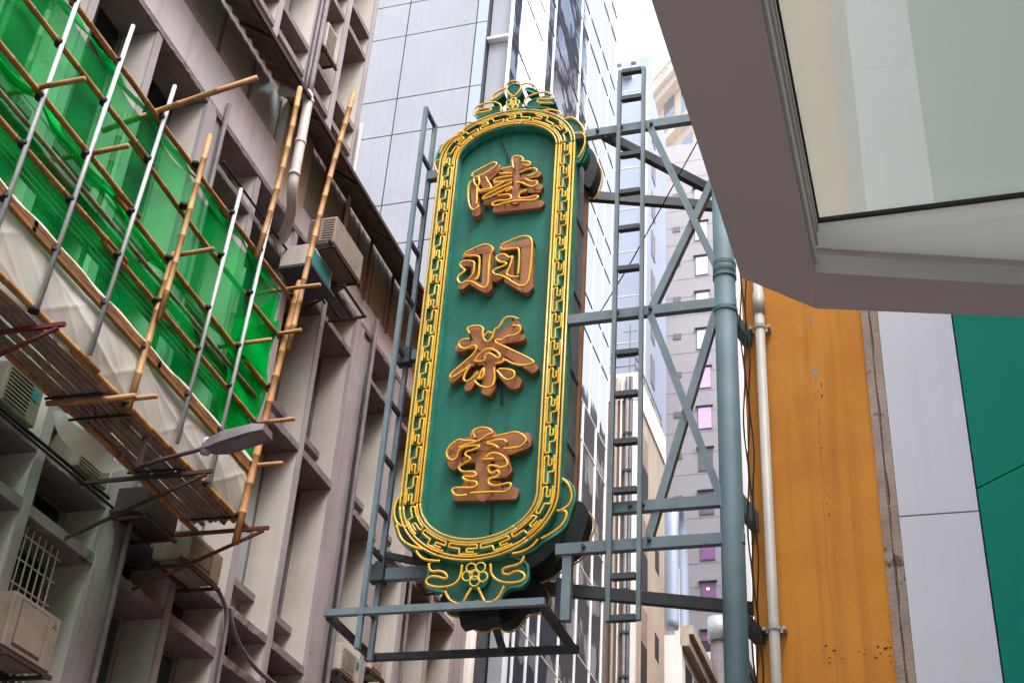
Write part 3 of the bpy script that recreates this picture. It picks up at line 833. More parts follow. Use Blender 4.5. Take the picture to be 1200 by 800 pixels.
for k in range(3):                              # red three-diamond maker's mark
    an = math.pi / 2 + k * 2.0944
    cy, cz = 10.47 + 0.022 * math.cos(an), 6.1 + 0.022 * math.sin(an)
    d1, d2 = (math.cos(an) * 0.02, math.sin(an) * 0.02), (-math.sin(an) * 0.012, math.cos(an) * 0.012)
    em = MB()
    em.quad((-7.994, cy - d1[0], cz - d1[1]), (-7.994, cy - d2[0], cz - d2[1]), (-7.994, cy + d1[0], cz + d1[1]), (-7.994, cy + d2[0], cz + d2[1]))
    em.build('emblem', 'red_steel', a1)
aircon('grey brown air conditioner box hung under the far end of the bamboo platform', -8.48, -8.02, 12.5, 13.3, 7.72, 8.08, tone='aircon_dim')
aircon('dark air conditioner between the wide pilaster and the bamboo platform', -8.5, -8.1, 11.6, 12.3, 7.9, 8.2, louvre='plain', tone='rack')
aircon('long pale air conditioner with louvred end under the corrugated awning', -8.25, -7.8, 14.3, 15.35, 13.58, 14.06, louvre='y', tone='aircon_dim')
aircon('cream air conditioner in an upper storey recess above the awning', -8.75, -8.4, 14.02, 14.5, 17.5, 18.04)
aircon('brown grilled air conditioner with teal sticker below the wide drainpipe pilaster', -8.75, -8.35, 17.62, 18.35, 8.25, 8.66, sticker=True)
aircon('small beige air conditioner low between two thin fins', -8.8, -8.45, 18.95, 19.6, 8.75, 9.1)
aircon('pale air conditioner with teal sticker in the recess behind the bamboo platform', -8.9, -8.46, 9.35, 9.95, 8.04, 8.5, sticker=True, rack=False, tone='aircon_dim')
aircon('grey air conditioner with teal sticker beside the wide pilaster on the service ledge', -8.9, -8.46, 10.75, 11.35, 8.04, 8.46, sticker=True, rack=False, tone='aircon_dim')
aircon('pale rounded air conditioner high on the podium behind the sign', -8.75, -8.3, 20.6, 21.2, 10.96, 11.4, rack=True)
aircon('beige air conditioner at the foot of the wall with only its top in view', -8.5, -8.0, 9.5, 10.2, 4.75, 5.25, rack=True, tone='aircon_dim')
bx_ = thing('wall_box', 'small dark box with pale frame and teal front panel under the long air conditioner', 'box', (-8.2, 14.45, 13.0))
block('body', 'cream_wall', -8.5, -8.02, 14.08, 14.84, 13.05, 13.42, bx_, bevel=0.01)
block('underside', 'steel_dark', -8.49, -7.96, 14.05, 14.9, 13.0, 13.046, bx_)
block('front_panel', 'sticker', -8.021, -8.008, 14.14, 14.78, 13.1, 13.37, bx_)
# empty wall rack with pale slats below the long unit
er = MB()
for x in (-8.3, -8.1, -7.9):
    er.beam((x, 15.0, 13.3), (x, 15.85, 13.3), 0.035, 0.03)
for y in (15.0, 15.85):
    er.beam((-8.5, y, 13.28), (-7.86, y, 13.28), 0.035, 0.035)
er.beam((-8.5, 15.02, 12.95), (-7.9, 15.02, 13.26), 0.03, 0.03)
er.build('rack', 'aircon_dark', office)

# ================================================================== scaffold hung on the office block
sc = thing('bamboo_scaffold', 'bamboo and steel scaffold with green netting hung on the grey office block', 'scaffold', (-7.4, 9, 8.0))
def cane(p, q, r, material, name, bow=0.015):
    p, q = Vector(p), Vector(q)
    L = (q - p).length
    n = max(3, int(L / 0.35))
    pts, rs = [], []
    off = Vector((random.uniform(-1, 1), random.uniform(-1, 1), random.uniform(-1, 1))) * bow
    for i in range(n + 1):
        t = i / n
        c = p.lerp(q, t) + off * math.sin(math.pi * t)
        if 0 < i < n:                                # node ring
            d = (q - p).normalized() * 0.008
            pts += [c - d * 1.5, c - d * 0.5, c + d * 0.5, c + d * 1.5]
            rs += [r, r * 1.14, r * 1.14, r * 0.98]
        else:
            pts.append(c); rs.append(r * (1 if i else 0.97))
    return MB().tube(pts, rs, 8).build(name, material, sc, smooth=True)
def pole(p, q, r, name='upright'):
    return MB().tube([p, q], r, 12).build(name, 'steel_pole', sc, smooth=True)
OX = -7.2
pole((OX + .05, 6.4, 8.1), (OX + .05, 6.45, 12.2), 0.0235)
pole((OX + .05, 7.27, 7.7), (OX + .05, 7.33, 11.9), 0.0235)
pole((OX + .05, 8.02, 8.05), (OX + .05, 8.15, 11.65), 0.0235)
pole((OX + .05, 8.86, 8.08), (OX + .05, 9.04, 11.64), 0.0235)
cane((OX + .05, 9.62, 7.95), (OX + .05, 9.74, 9.9), 0.034, 'bamboo', 'upright')
cane((OX + .1, 9.68, 9.0), (OX + .1, 9.79, 11.58), 0.032, 'bamboo', 'upright')
pole((OX + .05, 10.54, 8.06), (OX + .05, 10.69, 11.54), 0.0235)
pole((OX + .05, 11.29, 7.95), (OX + .05, 11.44, 11.8), 0.0235)
cane((OX + .12, 11.2, 10.9), (OX + .12, 11.41, 13.82), 0.036, 'bamboo', 'upright', 0.03)
cane((OX + .06, 12.02, 7.62), (OX + .06, 12.4, 11.4), 0.045, 'bamboo_red', 'upright')
cane((OX + .12, 12.3, 10.3), (OX + .12, 12.86, 15.08), 0.038, 'bamboo', 'upright', 0.04)
RAILS = [(11.1, 11.18, 0.03, 'bamboo_red'), (10.58, 10.52, 0.03, 'bamboo_red'), (9.93, 9.74, 0.03, 'bamboo_red'), (9.34, 9.2, 0.03, 'bamboo_red'), (8.05, 7.97, 0.035, 'bamboo')]
for za, zb, r, m_ in RAILS:
    cane((OX - 0.01, 5.0, za), (OX - 0.01, 9.1, (za * 3 + zb) / 4 + 0.02), r, m_, 'ledger', 0.03)
    cane((OX - 0.035, 8.7, (za + zb) / 2 + 0.03), (OX - 0.035, 12.42, zb), r, m_, 'ledger', 0.03)
for (ya, za, yb, zb) in ((5.0, 8.78, 7.75, 8.72), (7.7, 8.72, 10.0, 8.68), (9.95, 8.68, 12.25, 8.6)):
    b_ = MB().beam((OX - 0.0, ya, za), (OX - 0.0, yb, zb), 0.05, 0.12)
    b_.build('toe_board', 'bamboo_red', sc)
# lashings wherever an upright crosses a ledger
for yb, yt, zb_, zt in ((7.27, 7.33, 7.7, 11.9), (8.02, 8.15, 8.05, 11.65), (8.86, 9.04, 8.08, 11.64), (9.62, 9.79, 7.95, 11.58), (10.54, 10.69, 8.06, 11.54), (11.29, 11.44, 7.95, 11.8), (12.02, 12.4, 7.62, 11.4)):
    for za, zc, r, m_ in RAILS + [(8.72, 8.62, 0.05, '')]:
        t = (yb - 5) / 7.4
        z = za + (zc - za) * t
        if zb_ - 0.05 < z < zt:
            y = yb + (yt - yb) * (z - zb_) / (zt - zb_)
            MB().tube([(OX + 0.02, y, z - 0.022), (OX + 0.02, y, z + 0.022)], 0.052, 8).build('lashing', 'lashing', sc, smooth=True)
# putlog stubs sticking out towards the street
for (y, z, L, m_) in ((7.24, 9.92, 0.5, 'bamboo_red'), (8.14, 9.92, 0.42, 'bamboo_red'), (9.76, 9.88, 0.5, 'bamboo_red'), (11.4, 9.82, 0.4, 'bamboo'), (12.28, 11.2, 0.42, 'bamboo'), (12.22, 10.5, 0.3, 'bamboo'), (12.15, 9.2, 0.45, 'bamboo'), (12.14, 8.62, 0.4, 'bamboo'), (9.7, 8.08, 0.28, 'bamboo')):
    cane((OX - 0.5, y, z), (OX + L, y, z + 0.02), 0.026, m_, 'putlog', 0.01)
cane((OX - 0.6, 8.9, 11.0), (OX + 1.05, 9.05, 11.55), 0.033, 'bamboo', 'putlog', 0.02)
# inner uprights against the facade
for y in (6.0, 7.5, 9.0, 10.5, 11.9):
    cane((-7.72, y, 7.9), (-7.72, y + 0.08, 11.4), 0.03, 'bamboo_old', 'upright')
# working platforms: slats of old bamboo
for i in range(8):
    x = -7.28 - i * 0.066
    cane((x, 5.0, 8.0 + 0.012 * (i % 2)), (x, 9.6 + random.random() * 0.5, 7.98), 0.026, 'bamboo_old', 'platform_slat', 0.012)
    cane((x - 0.02, 9.3 + random.random() * 0.3, 8.02 + 0.012 * (i % 2)), (x - 0.02, 12.05 + random.random() * 0.2, 7.97), 0.026, 'bamboo_old', 'platform_slat', 0.012)
    cane((x, 5.0, 9.62), (x, 12.1, 9.55), 0.024, 'bamboo_old', 'platform_slat', 0.012)
cane((-7.8, 5.0, 8.0), (-7.82, 9.6, 7.98), 0.036, 'bamboo_red', 'ledger')
cane((-7.8, 9.2, 7.99), (-7.84, 12.3, 7.95), 0.036, 'bamboo_red', 'ledger')
for y in (9.3, 9.72, 10.85, 11.0, 12.0):
    MB().tube([(-7.88, y, 7.945), (-7.2, y + 0.02, 7.945)], 0.014, 6).build('tie_bar', 'lashing', sc)
# steel brackets carrying it
for y, m_ in ((8.15, 'red_steel'), (10.93, 'rack'), (12.3, 'red_steel')):
    b_ = MB().beam((FX, y, 7.92), (-6.92, y, 7.92), 0.035, 0.04)
    b_.beam((FX, y, 7.28), (-6.98, y, 7.89), 0.03, 0.03)
    b_.build('bracket', m_, sc)
b_ = cane((-7.86, 9.32, 7.9), (-6.95, 9.4, 7.93), 0.03, 'bamboo', 'bracket')
MB().beam((-7.3, 10.2, 7.6), (-7.3, 10.2, 7.96), 0.04, 0.04).build('bracket', 'rack', sc)

def sheet(name, material, fn, nu, nv, parent):
    """grid fn(u, v) -> point"""
    mb = MB()
    for j in range(nv + 1):
        for i in range(nu + 1):
            mb.v.append(tuple(fn(i / nu, j / nv)))
    w_ = nu + 1
    for j in range(nv):
        for i in range(nu):
            a = j * w_ + i
            mb.f.append((a, a + 1, a + w_ + 1, a + w_))
    return mb.build(name, material, parent, smooth=True)
rn = random.Random(3)
ph = [rn.random() * 6.28 for _ in range(12)]
def wob(y, z, k=1.0):
    return k * (0.03 * math.sin(1.7 * y + ph[0]) + 0.02 * math.sin(4.3 * y + 1.3 * z + ph[1]) + 0.012 * math.sin(9 * y - 3 * z + ph[2]) + 0.02 * math.sin(2.9 * z + 1.1 * y + ph[3]))
# upper sheet of netting and lower sheet, each hung from a ledger, with a gathered hem between them
sheet('netting', 'net', lambda u, v: (OX - 0.09 + wob(5 + 7.2 * u, 9.7 + 1.4 * v) * (0.3 + math.sin(math.pi * v)), 5 + 7.25 * u,
      9.86 - 0.18 * u + (1.24 + 0.2 * u) * v - 0.1 * math.sin(math.pi * ((u * 9) % 1)) * v ** 6), 160, 24, sc)
sheet('netting', 'net', lambda u, v: (OX - 0.1 + wob(5 + 7.2 * u + 20, 8.6 + 1.4 * v) * (0.3 + math.sin(math.pi * v)), 5 + 7.25 * u,
      8.72 - 0.12 * u + (1.2 - 0.08 * u) * v), 160, 24, sc)
sheet('net_hem', 'net_dense', lambda u, v: (OX - 0.07 + 0.04 * math.sin(v * 9 + u * 40) * (1 - v) + wob(5 + 7.2 * u + 7, 9.8), 5 + 7.25 * u,
      9.98 - 0.2 * u - (0.1 + 0.05 * math.sin(u * 31) + 0.04 * math.sin(u * 73)) * v), 200, 8, sc)
sheet('net_hem', 'net_dense', lambda u, v: (OX - 0.06 + 0.03 * math.sin(v * 7 + u * 50) * (1 - v), 6.6 + 5.6 * u,
      11.12 - (0.1 * abs(math.sin(u * 15.7)) + 0.02) * v), 200, 5, sc)
# netting returned round the end, catching the light
sheet('netting', 'net_dense', lambda u, v: (OX - 0.08 - 0.62 * u, 12.2 - 0.12 * (1 - v) + 0.06 * math.sin(u * 6 + v * 4) + 0.04 * math.sin(v * 13 + u * 3) * u + 0.5 * u * v * (1 - v), 8.62 + 2.42 * v - 0.25 * u * v), 24, 60, sc)
sheet('netting', 'net_dense', lambda u, v: (OX - 0.07 + 0.03 * math.sin(v * 14 + u * 7), 11.35 + 0.9 * u, 8.64 + (1.3 + 0.8 * u) * v), 20, 40, sc)
# plastic sheet between toe board and platform edge, billowing
def tarp(u, v):
    y = 5 + 7.15 * u
    ridge = lambda t: 1 - abs(2 * (t % 1.0) - 1)                # sharp tension creases running slantwise
    fold = 0.035 * math.sin(3.1 * y + 2 * v + 1) + (0.05 * ridge(0.55 * y + 1.3 * v) ** 6 + 0.035 * ridge(0.9 * y - 0.8 * v + 0.3) ** 8 + 0.02 * ridge(2.3 * y + 2.2 * v) ** 4) * math.sin(math.pi * v) ** 0.6
    return (OX - 0.06 + 0.07 * math.sin(math.pi * v) * (0.6 + 0.4 * math.sin(2.3 * y)) + fold * 0.4, y, 8.0 + (0.74 - 0.1 * u) * v)
sheet('tarpaulin', 'tarp', tarp, 420, 40, sc)
sheet('tarpaulin', 'tarp', lambda u, v: (-7.84 - 0.05 * math.sin(u * 9) - 0.1 * v, 9.55 + 1.25 * u, 7.98 - 0.22 * v * math.sin(math.pi * u) ** 0.7 - 0.02), 30, 10, sc)
def hem(u, v):
    y = 5 + 7.15 * u
    return (OX + 0.02 + 0.035 * math.cos(v * 5) , y, 8.8 - 0.14 * u + 0.05 * math.sin(v * 5) * (0.6 + 0.5 * math.sin(y * 7) * math.sin(y * 2.3)))
sheet('tarp_roll', 'tarp', hem, 200, 6, sc)

# ------------------------------------------------------------------ flat street light reaching out from the scaffold edge
sl = thing('street_light', 'flat grey street light head reaching out past the green netting on a thin arm', 'street light', (-7.3, 10.2, 7.66))
MB().tube([(-7.35, 10.2, 7.6), (-7.05, 10.2, 7.68), (-6.5, 10.2, 7.78)], 0.022, 8).build('arm', 'rack', sl, smooth=True)
lh = MB()
sec = [(-6.6, 0.05, 7.74, 7.82), (-6.5, 0.09, 7.73, 7.85), (-6.38, 0.13, 7.745, 7.88), (-6.06, 0.13, 7.82, 7.93), (-5.93, 0.11, 7.845, 7.92)]
ks = []
for x, hw, z0, z1 in sec:
    k = len(lh.v)
    lh.v += [(x, 10.2 - hw, z0), (x, 10.2 + hw, z0), (x, 10.2 + hw * 0.8, z1), (x, 10.2 - hw * 0.8, z1)]
    ks.append(k)
for a, b in zip(ks, ks[1:]):
    for i in range(4):
        lh.f.append((a + i, a + (i + 1) % 4, b + (i + 1) % 4, b + i))
lh.f.append((ks[0] + 3, ks[0] + 2, ks[0] + 1, ks[0]))
lh.f.append(tuple(ks[-1] + i for i in range(4)))
lh.build('head', 'grey_pipe', sl)
ln = MB()
ln.quad((-6.3, 10.12, 7.759), (-6.1, 10.12, 7.806), (-6.1, 10.28, 7.806), (-6.3, 10.28, 7.759))
ln.build('lens', 'room_grey', sl)
MB().tube([(-6.58, 10.2, 7.7), (-6.58, 10.2, 7.86)], 0.05, 10).build('clamp', 'steel_pole', sl, smooth=True)

# ================================================================== the neon sign
SX, SY, SZ = -3.267, 9.0, 8.0
sign = thing('neon_sign', 'tall green neon signboard with amber tubes and four brown Chinese characters', 'sign', (SX, SY + 0.3, 5.5))
HW, ZT, ZB, ET, EB = 0.655, 9.9, 6.35, 0.52, 0.54           # half width, arch springing heights, arch rises

def outline(inset, n=40, dz=0.0):
    """stadium outline with elliptical ends, inset in metres"""
    w, et, eb = HW - inset, ET - inset, EB - inset
    pts = []
    for i in range(n + 1):
        a = math.pi * i / n
        pts.append((SX + w * math.cos(a), ZT + et * math.sin(a)))
    for i in range(n + 1):
        a = math.pi + math.pi * i / n
        pts.append((SX + w * math.cos(a), ZB + eb * math.sin(a)))
    return pts

def ring(name, material, i0, i1, y0, y1, parent):
    """raised band between two insets"""
    a, b = outline(i0), outline(i1)
    n = len(a)
    mb = MB()
    for i in range(n):
        j = (i + 1) % n
        A0, A1, B0, B1 = a[i], a[j], b[i], b[j]
        mb.quad((A0[0], y0, A0[1]), (A1[0], y0, A1[1]), (B1[0], y0, B1[1]), (B0[0], y0, B0[1]))
        mb.quad((A0[0], y0, A0[1]), (A0[0], y1, A0[1]), (A1[0], y1, A1[1]), (A1[0], y0, A1[1]))
        mb.quad((B1[0], y0, B1[1]), (B1[0], y1, B1[1]), (B0[0], y1, B0[1]), (B0[0], y0, B0[1]))
        mb.quad((B0[0], y1, B0[1]), (B1[0], y1, B1[1]), (A1[0], y1, A1[1]), (A0[0], y1, A0[1]))
    return mb.build(name, material, parent)

body = MB().prism(outline(0.02), 9.11, 9.5).build('box', 'sign_side', sign)
panel = MB().prism(outline(0.15), 9.09, 9.105).build('panel', 'sign_green', sign)
ring('border_bed', 'sign_bed', 0.0, 0.17, 9.024, 9.12, sign)
ring('border_rim', 'sign_teal', -0.006, 0.016, 9.004, 9.1, sign)
ring('border_rim', 'sign_teal', 0.155, 0.176, 9.012, 9.1, sign)
back = MB().prism(outline(0.0), 9.5, 9.56).build('back_panel', 'sign_dark', sign)
# seams and cover plates on the side of the box
for z in (6.9, 7.6, 8.4, 9.2):
    block('seam', 'sign_side', SX + HW - 0.03, SX + HW - 0.008, 9.13, 9.48, z, z + 0.03, sign)
block('side_trim', 'copper', SX + HW - 0.022, SX + HW + 0.006, 9.495, 9.53, 6.3, 9.9, sign)
block('side_trim', 'sign_teal', SX + HW - 0.024, SX + HW - 0.006, 9.12, 9.2, 6.35, 9.9, sign)

def tubes(paths, y, r, parent, material='neon', rounds=2, name='neon_tube', posts=True):
    for p in paths:
        pts = smooth_path([(SX + 0.007 + a, y + random.uniform(-0.006, 0.006), SZ + b) for a, b in p], rounds=rounds)
        o = MB().tube(pts, r, 7).build(name, material, parent, smooth=True)

# ---- the two double tube lines of the border
for ins, y, m_ in ((0.0, 8.985, 'neon'), (0.03, 8.99, 'neon'), (0.144, 8.99, 'neon'), (0.172, 8.985, 'neon')):
    pts = [(x, y, z) for x, z in outline(ins, 48)]
    n = len(pts)
    # broken into the lengths a glass bender could make
    cuts = [0, 20, 36, 50, 66, 84, n]
    for a, b in zip(cuts, cuts[1:]):
        seg = [pts[i % n] for i in range(a, b + 1)]
        MB().tube(seg, 0.0084, 7).build('border_tube', m_, sign, smooth=True)

# ---- the fret between them, unit by unit round the loop
mid = outline(0.087, 60)
acc = [0.0]
for i in range(len(mid)):
    a, b = mid[i], mid[(i + 1) % len(mid)]
    acc.append(acc[-1] + math.hypot(b[0] - a[0], b[1] - a[1]))
total = acc[-1]
def on_band(s, u):
    """point at arc length s, u in -1..1 across the band (+ outward)"""
    s = s % total
    k = 0
    lo, hi = 0, len(mid)
    while hi - lo > 1:
        m_ = (lo + hi) // 2
        if acc[m_] <= s: lo = m_
        else: hi = m_
    i = lo
    a, b = Vector(mid[i]), Vector(mid[(i + 1) % len(mid)])
    d = (b - a)
    t = (s - acc[i]) / max(1e-6, d.length)
    d.normalize()
    nrm = Vector((d.y, -d.x))
    p = a + (b - a) * t + nrm * (u * 0.046)
    return p
NU = round(total / 0.268)
step = total / NU
FRET_A = [(-0.85, 1.0), (-0.85, 0.12), (-0.1, 0.12), (-0.1, 0.48), (0.9, 0.5), (0.9, 1.02)]
FRET_B = [(-0.85, 1.0), (-0.15, 1.02), (-0.15, 0.7), (0.45, 0.7), (0.45, 0.92)]
for k in range(NU):
    for F, r in ((FRET_A, 0.0085), (FRET_B, 0.0085)):
        pts = []
        for i in range(len(F) - 1):                     # densify so that the unit bends with the arch
            for q in range(4):
                t = q / 4
                pts.append((F[i][0] * (1 - t) + F[i + 1][0] * t, F[i][1] * (1 - t) + F[i + 1][1] * t))
        pts.append(F[-1])
        pts = smooth_path([(a, b, 0) for a, b in pts], rounds=1)
        w3 = []
        for a, b, _ in pts:
            p = on_band((k + b) * step, a)
            w3.append((p.x, 8.99, p.y))
        MB().tube(w3, r, 6).build('fret_tube', 'neon' if random.random() < 0.6 else 'neon_pale', sign, smooth=True)
    # raised green fret the tubes follow
    rb = MB()
    for (u0, s0), (u1, s1) in (((-0.5, 0.2), (-0.5, 0.95)), ((0.5, 0.56), (0.5, 1.0)), ((0.15, 0.15), (0.15, 0.42)), ((-0.5, 0.95), (0.1, 0.95))):
        p, q = on_band((k + s0) * step, u0), on_band((k + s1) * step, u1)
        rb.beam((p.x, 9.016, p.y), (q.x, 9.016, q.y), 0.015, 0.02, up=(0, 1, 0))
    rb.build('fret_relief', 'sign_teal', sign)

# ---- characters
NAMES = {'land': 'brown character reading lu, land', 'feather': 'brown character reading yu, feather', 'tea': 'brown character reading cha, tea', 'room': 'brown character reading shi, room'}
for key, (strokes, paths) in CHARACTERS.items():
    mb = MB()
    for i, s in enumerate(strokes):
        (a0, b0, w0), (a1, b1, w1) = s
        p, q = Vector((SX + 0.007 + a0, SZ + b0)), Vector((SX + 0.007 + a1, SZ + b1))
        d = (q - p).normalized()
        nn = Vector((-d.y, d.x))
        poly = []
        base = math.atan2(nn.y, nn.x)
        for j in range(9):
            an = base + math.pi * j / 8
            poly.append(tuple(p + Vector((math.cos(an), math.sin(an))) * w0 * 0.8 * (1 + 0.06 * math.sin(j * 2.3 + i))))
        for j in range(9):
            an = base + math.pi + math.pi * j / 8
            poly.append(tuple(q + Vector((math.cos(an), math.sin(an))) * w1 * 0.8 * (1 + 0.06 * math.sin(j * 1.7 + i))))
        mb.prism(poly, 9.016 + 0.0022 * i, 9.095)
    ch = mb.build('character', 'copper', sign)
    ch['label'] = NAMES[key]
    tubes(paths, 8.985, 0.0108, ch, rounds=2)
    # stand-offs between letter and tube
    for p in paths:
        for a, b in p[::4]:
            MB().tube([(SX + 0.007 + a, 8.985, SZ + b), (SX + 0.007 + a, 9.09, SZ + b)], 0.004, 5).build('stand_off', 'wire', ch)

# ---- scrolls and rosettes beyond the border
for i_, poly in enumerate(LOBES):
    pl = [(SX + 0.007 + a, SZ + b) for a, b in poly]
    pl = [(p[0], p[1]) for p in smooth_path([(a, b, 0) for a, b in pl], closed=True, rounds=2)]
    if i_ != 3:
        MB().prism(pl, 9.075, 9.13).build('scroll', 'sign_bed', sign)
        MB().tube([(x, 9.06, z) for x, z in pl], 0.011, 6, closed=True).build('scroll_rim', 'sign_teal', sign, smooth=True)
    MB().prism([(SX + (x - SX) * 1.02, z) for x, z in pl], 9.42, 9.58).build('back_scroll', 'sign_dark', sign)
    MB().tube([(SX + (x - SX) * 1.03, 9.6, z) for x, z in pl], 0.008, 6, closed=True).build('back_tube', 'neon', sign, smooth=True)
def petal(path, y, shrink=1.0):
    pts = smooth_path([(SX + 0.007 + a, SZ + b, 0) for a, b in path], closed=True, rounds=2)
    cx_, cz_ = sum(p[0] for p in pts) / len(pts), sum(p[1] for p in pts) / len(pts)
    pl = [(cx_ + (p[0] - cx_) * shrink, cz_ + (p[1] - cz_) * shrink) for p in pts]
    MB().prism(pl, y, y + 0.12).build('petal', 'sign_green', sign)
    MB().tube([(x, y, z) for x, z in pl], 0.009, 6, closed=True).build('petal_rim', 'sign_teal', sign, smooth=True)
for k, p in enumerate(TOP_TUBES):
    if k in (0, 1, 3, 4, 5, 10, 11, 12):
        petal(p, 9.03 + 0.005 * k)
block('crest_base', 'sign_bed', SX - 0.3, SX + 0.36, 9.1, 9.2, 10.33, 10.47, sign)
tubes(BOTTOM_TUBES, 8.985, 0.011, sign, name='scroll_tube')
tubes(TOP_TUBES, 8.985, 0.01, sign, name='scroll_tube')
for centres, r in ((BOTTOM_ROSETTE, 0.04), (TOP_ROSETTE, 0.03)):
    for a, b in centres:
        pts = [(SX + 0.007 + a + r * math.cos(t * 0.5236), 8.98, SZ + b + r * math.sin(t * 0.5236)) for t in range(12)]
        MB().tube(pts, 0.007, 6, closed=True).build('rosette_tube', 'neon_pale', sign, smooth=True)
    c = centres[0]
    pts = [(SX + 0.007 + c[0] + r * 2.6 * math.cos(t * 0.2618), SZ + c[1] + r * 2.6 * math.sin(t * 0.2618)) for t in range(24)]
    MB().prism(pts, 9.03, 9.1).build('rosette_plate', 'sign_green', sign)
# feed wires between the characters
for pts in (((-0.1, 2.15), (-0.06, 2.05), (0.0, 1.93), (0.0, 1.84)), ((0.02, -0.42), (0.1, -0.6), (0.11, -0.78)), ((0.06, -1.55), (0.1, -1.72), (0.1, -1.95))):
    MB().tube(smooth_path([(SX + a, 9.06, SZ + b) for a, b in pts]), 0.009, 6).build('feed_wire', 'wire', sign, smooth=True)
# hook plates on the rim
MB().beam((SX - 0.74, 9.2, 10.3), (SX - 0.62, 9.2, 10.08), 0.06, 0.06, up=(0, 1, 0)).build('lug', 'steel_blue', sign)
for dz in (0.0, 0.1):
    MB().beam((SX - 0.5, 9.3, 5.95 - dz), (SX - 0.95, 9.32, 6.08 - dz), 0.05, 0.05, up=(0, 1, 0)).build('lug', 'steel_dark', sign)
# hanging bracket under the box
MB().beam((SX - 0.08, 9.3, 5.75), (SX + 0.0, 9.3, 5.42), 0.3, 0.12, up=(0, 1, 0)).build('hanger', 'sign_dark', sign)

# ================================================================== steel frame that carries the sign
fr = thing('sign_support_frame', 'blue grey steel truss with round pole, ladders and braces holding the green sign', 'steel frame', (-1.29, 9.0, 0.13))
pole_ = MB()
pole_.tube([(-1.29, 9.05, 0.0), (-1.29, 9.05, 10.6)], 0.088, 24)
po = pole_.build('pole', 'pole_paint', fr, smooth=True)
for z in (8.2, 8.32, 7.86, 4.6):
    MB().tube([(-1.29, 9.05, z), (-1.29, 9.05, z + 0.035)], 0.098, 24).build('collar', 'pole_paint', po)
MB().tube([(-1.29, 9.05, 8.2), (-1.29, 9.05, 8.36)], 0.095, 24).build('collar', 'pole_paint', po, smooth=True)
def bar(p, q, w, h, material='steel_blue', name='beam', up=(0, 0, 1)):
    return MB().beam(p, q, w, h, up).build(name, material, fr)
def angle_iron(p, q, w, material='steel_blue', name='brace'):
    """L section: one leg in the frame plane, the other standing back"""
    p, q = Vector(p), Vector(q)
    d = (q - p).normalized()
    s = d.cross(Vector((0, 1, 0))).normalized()
    mb = MB()
    mb.beam(p, q, 0.008, w, up=s)
    off = s * (w / 2 - 0.004) + Vector((0, w / 2 + 0.0045, 0))
    mb.beam(p + off, q + off, w, 0.008, up=s)
    return mb.build(name, material, fr)
for z, x0, x1 in ((10.0, -2.62, -1.2), (7.95, -2.62, -1.2), (5.86, -2.62, -1.2), (6.17, -2.2, -1.25)):
    bar((x0, 9.03, z), (x1, 9.03, z), 0.06, 0.088)
# rear members tie back to the side wall of the orange building
for z, y0, y1 in ((10.0, 9.8, 10.4), (5.86, 9.7, 10.4)):
    bar((-2.95, y0, z), (-1.25, y1, z), 0.06, 0.1, 'steel_dark')
bar((-2.35, 9.02, 9.97), (-1.25, 10.35, 9.97), 0.06, 0.1, 'steel_dark')
angle_iron((-1.92, 9.0, 9.98), (-1.32, 9.0, 8.22), 0.06)
angle_iron((-1.34, 9.02, 9.32), (-1.9, 9.02, 7.97), 0.062)
angle_iron((-1.9, 9.0, 7.9), (-1.34, 9.0, 6.12), 0.06)
angle_iron((-1.34, 9.02, 7.97), (-1.92, 9.02, 5.88), 0.062)
# bolts at the joints
for x, z in ((-1.9, 9.98), (-1.9, 7.95), (-1.9, 5.88), (-2.18, 10.0), (-1.97, 10.0), (-2.18, 7.95), (-2.05, 6.17), (-2.4, 5.86), (-2.4, 10.0), (-1.95, 6.17)):
    MB().tube([(x, 8.965, z), (x, 9.0, z)], 0.016, 6).build('bolt', 'steel_dark', fr)
# right ladder, parallel to the sign
for x in (-2.19, -1.965):
    block('ladder_rail', 'steel_blue', x - 0.016, x + 0.016, 8.93, 8.975, 5.24, 10.66, fr)
for z in (10.64, 10.3, 9.62, 9.19, 8.79, 8.36, 7.52, 7.13, 6.7, 6.28, 5.58, 5.26):
    block('rung', 'steel_dark', -2.168, -1.987, 8.925, 8.98, z - 0.022, z + 0.022, fr)
# left ladder, at right angles to the sign
for y in (8.98, 9.24):
    block('ladder_rail', 'steel_blue', -4.16, -4.12, y, y + 0.04, 5.15, 10.66, fr)
for z in (10.64, 10.08, 9.53, 9.03, 8.47, 7.9, 7.33, 6.82, 6.36, 5.99, 5.5):
    block('rung', 'steel_dark', -4.155, -4.125, 9.02, 9.24, z - 0.02, z + 0.02, fr)
for z in (9.98, 7.92, 5.85):
    bar((-4.14, 9.25, z), (-3.6, 9.25, z), 0.07, 0.1)
bar((-4.2, 9.22, 7.9), (-4.08, 9.22, 7.9), 0.1, 0.16, 'steel_dark', 'clamp')
bar((-4.2, 9.22, 5.85), (-4.08, 9.22, 5.85), 0.1, 0.14, 'steel_dark', 'clamp')
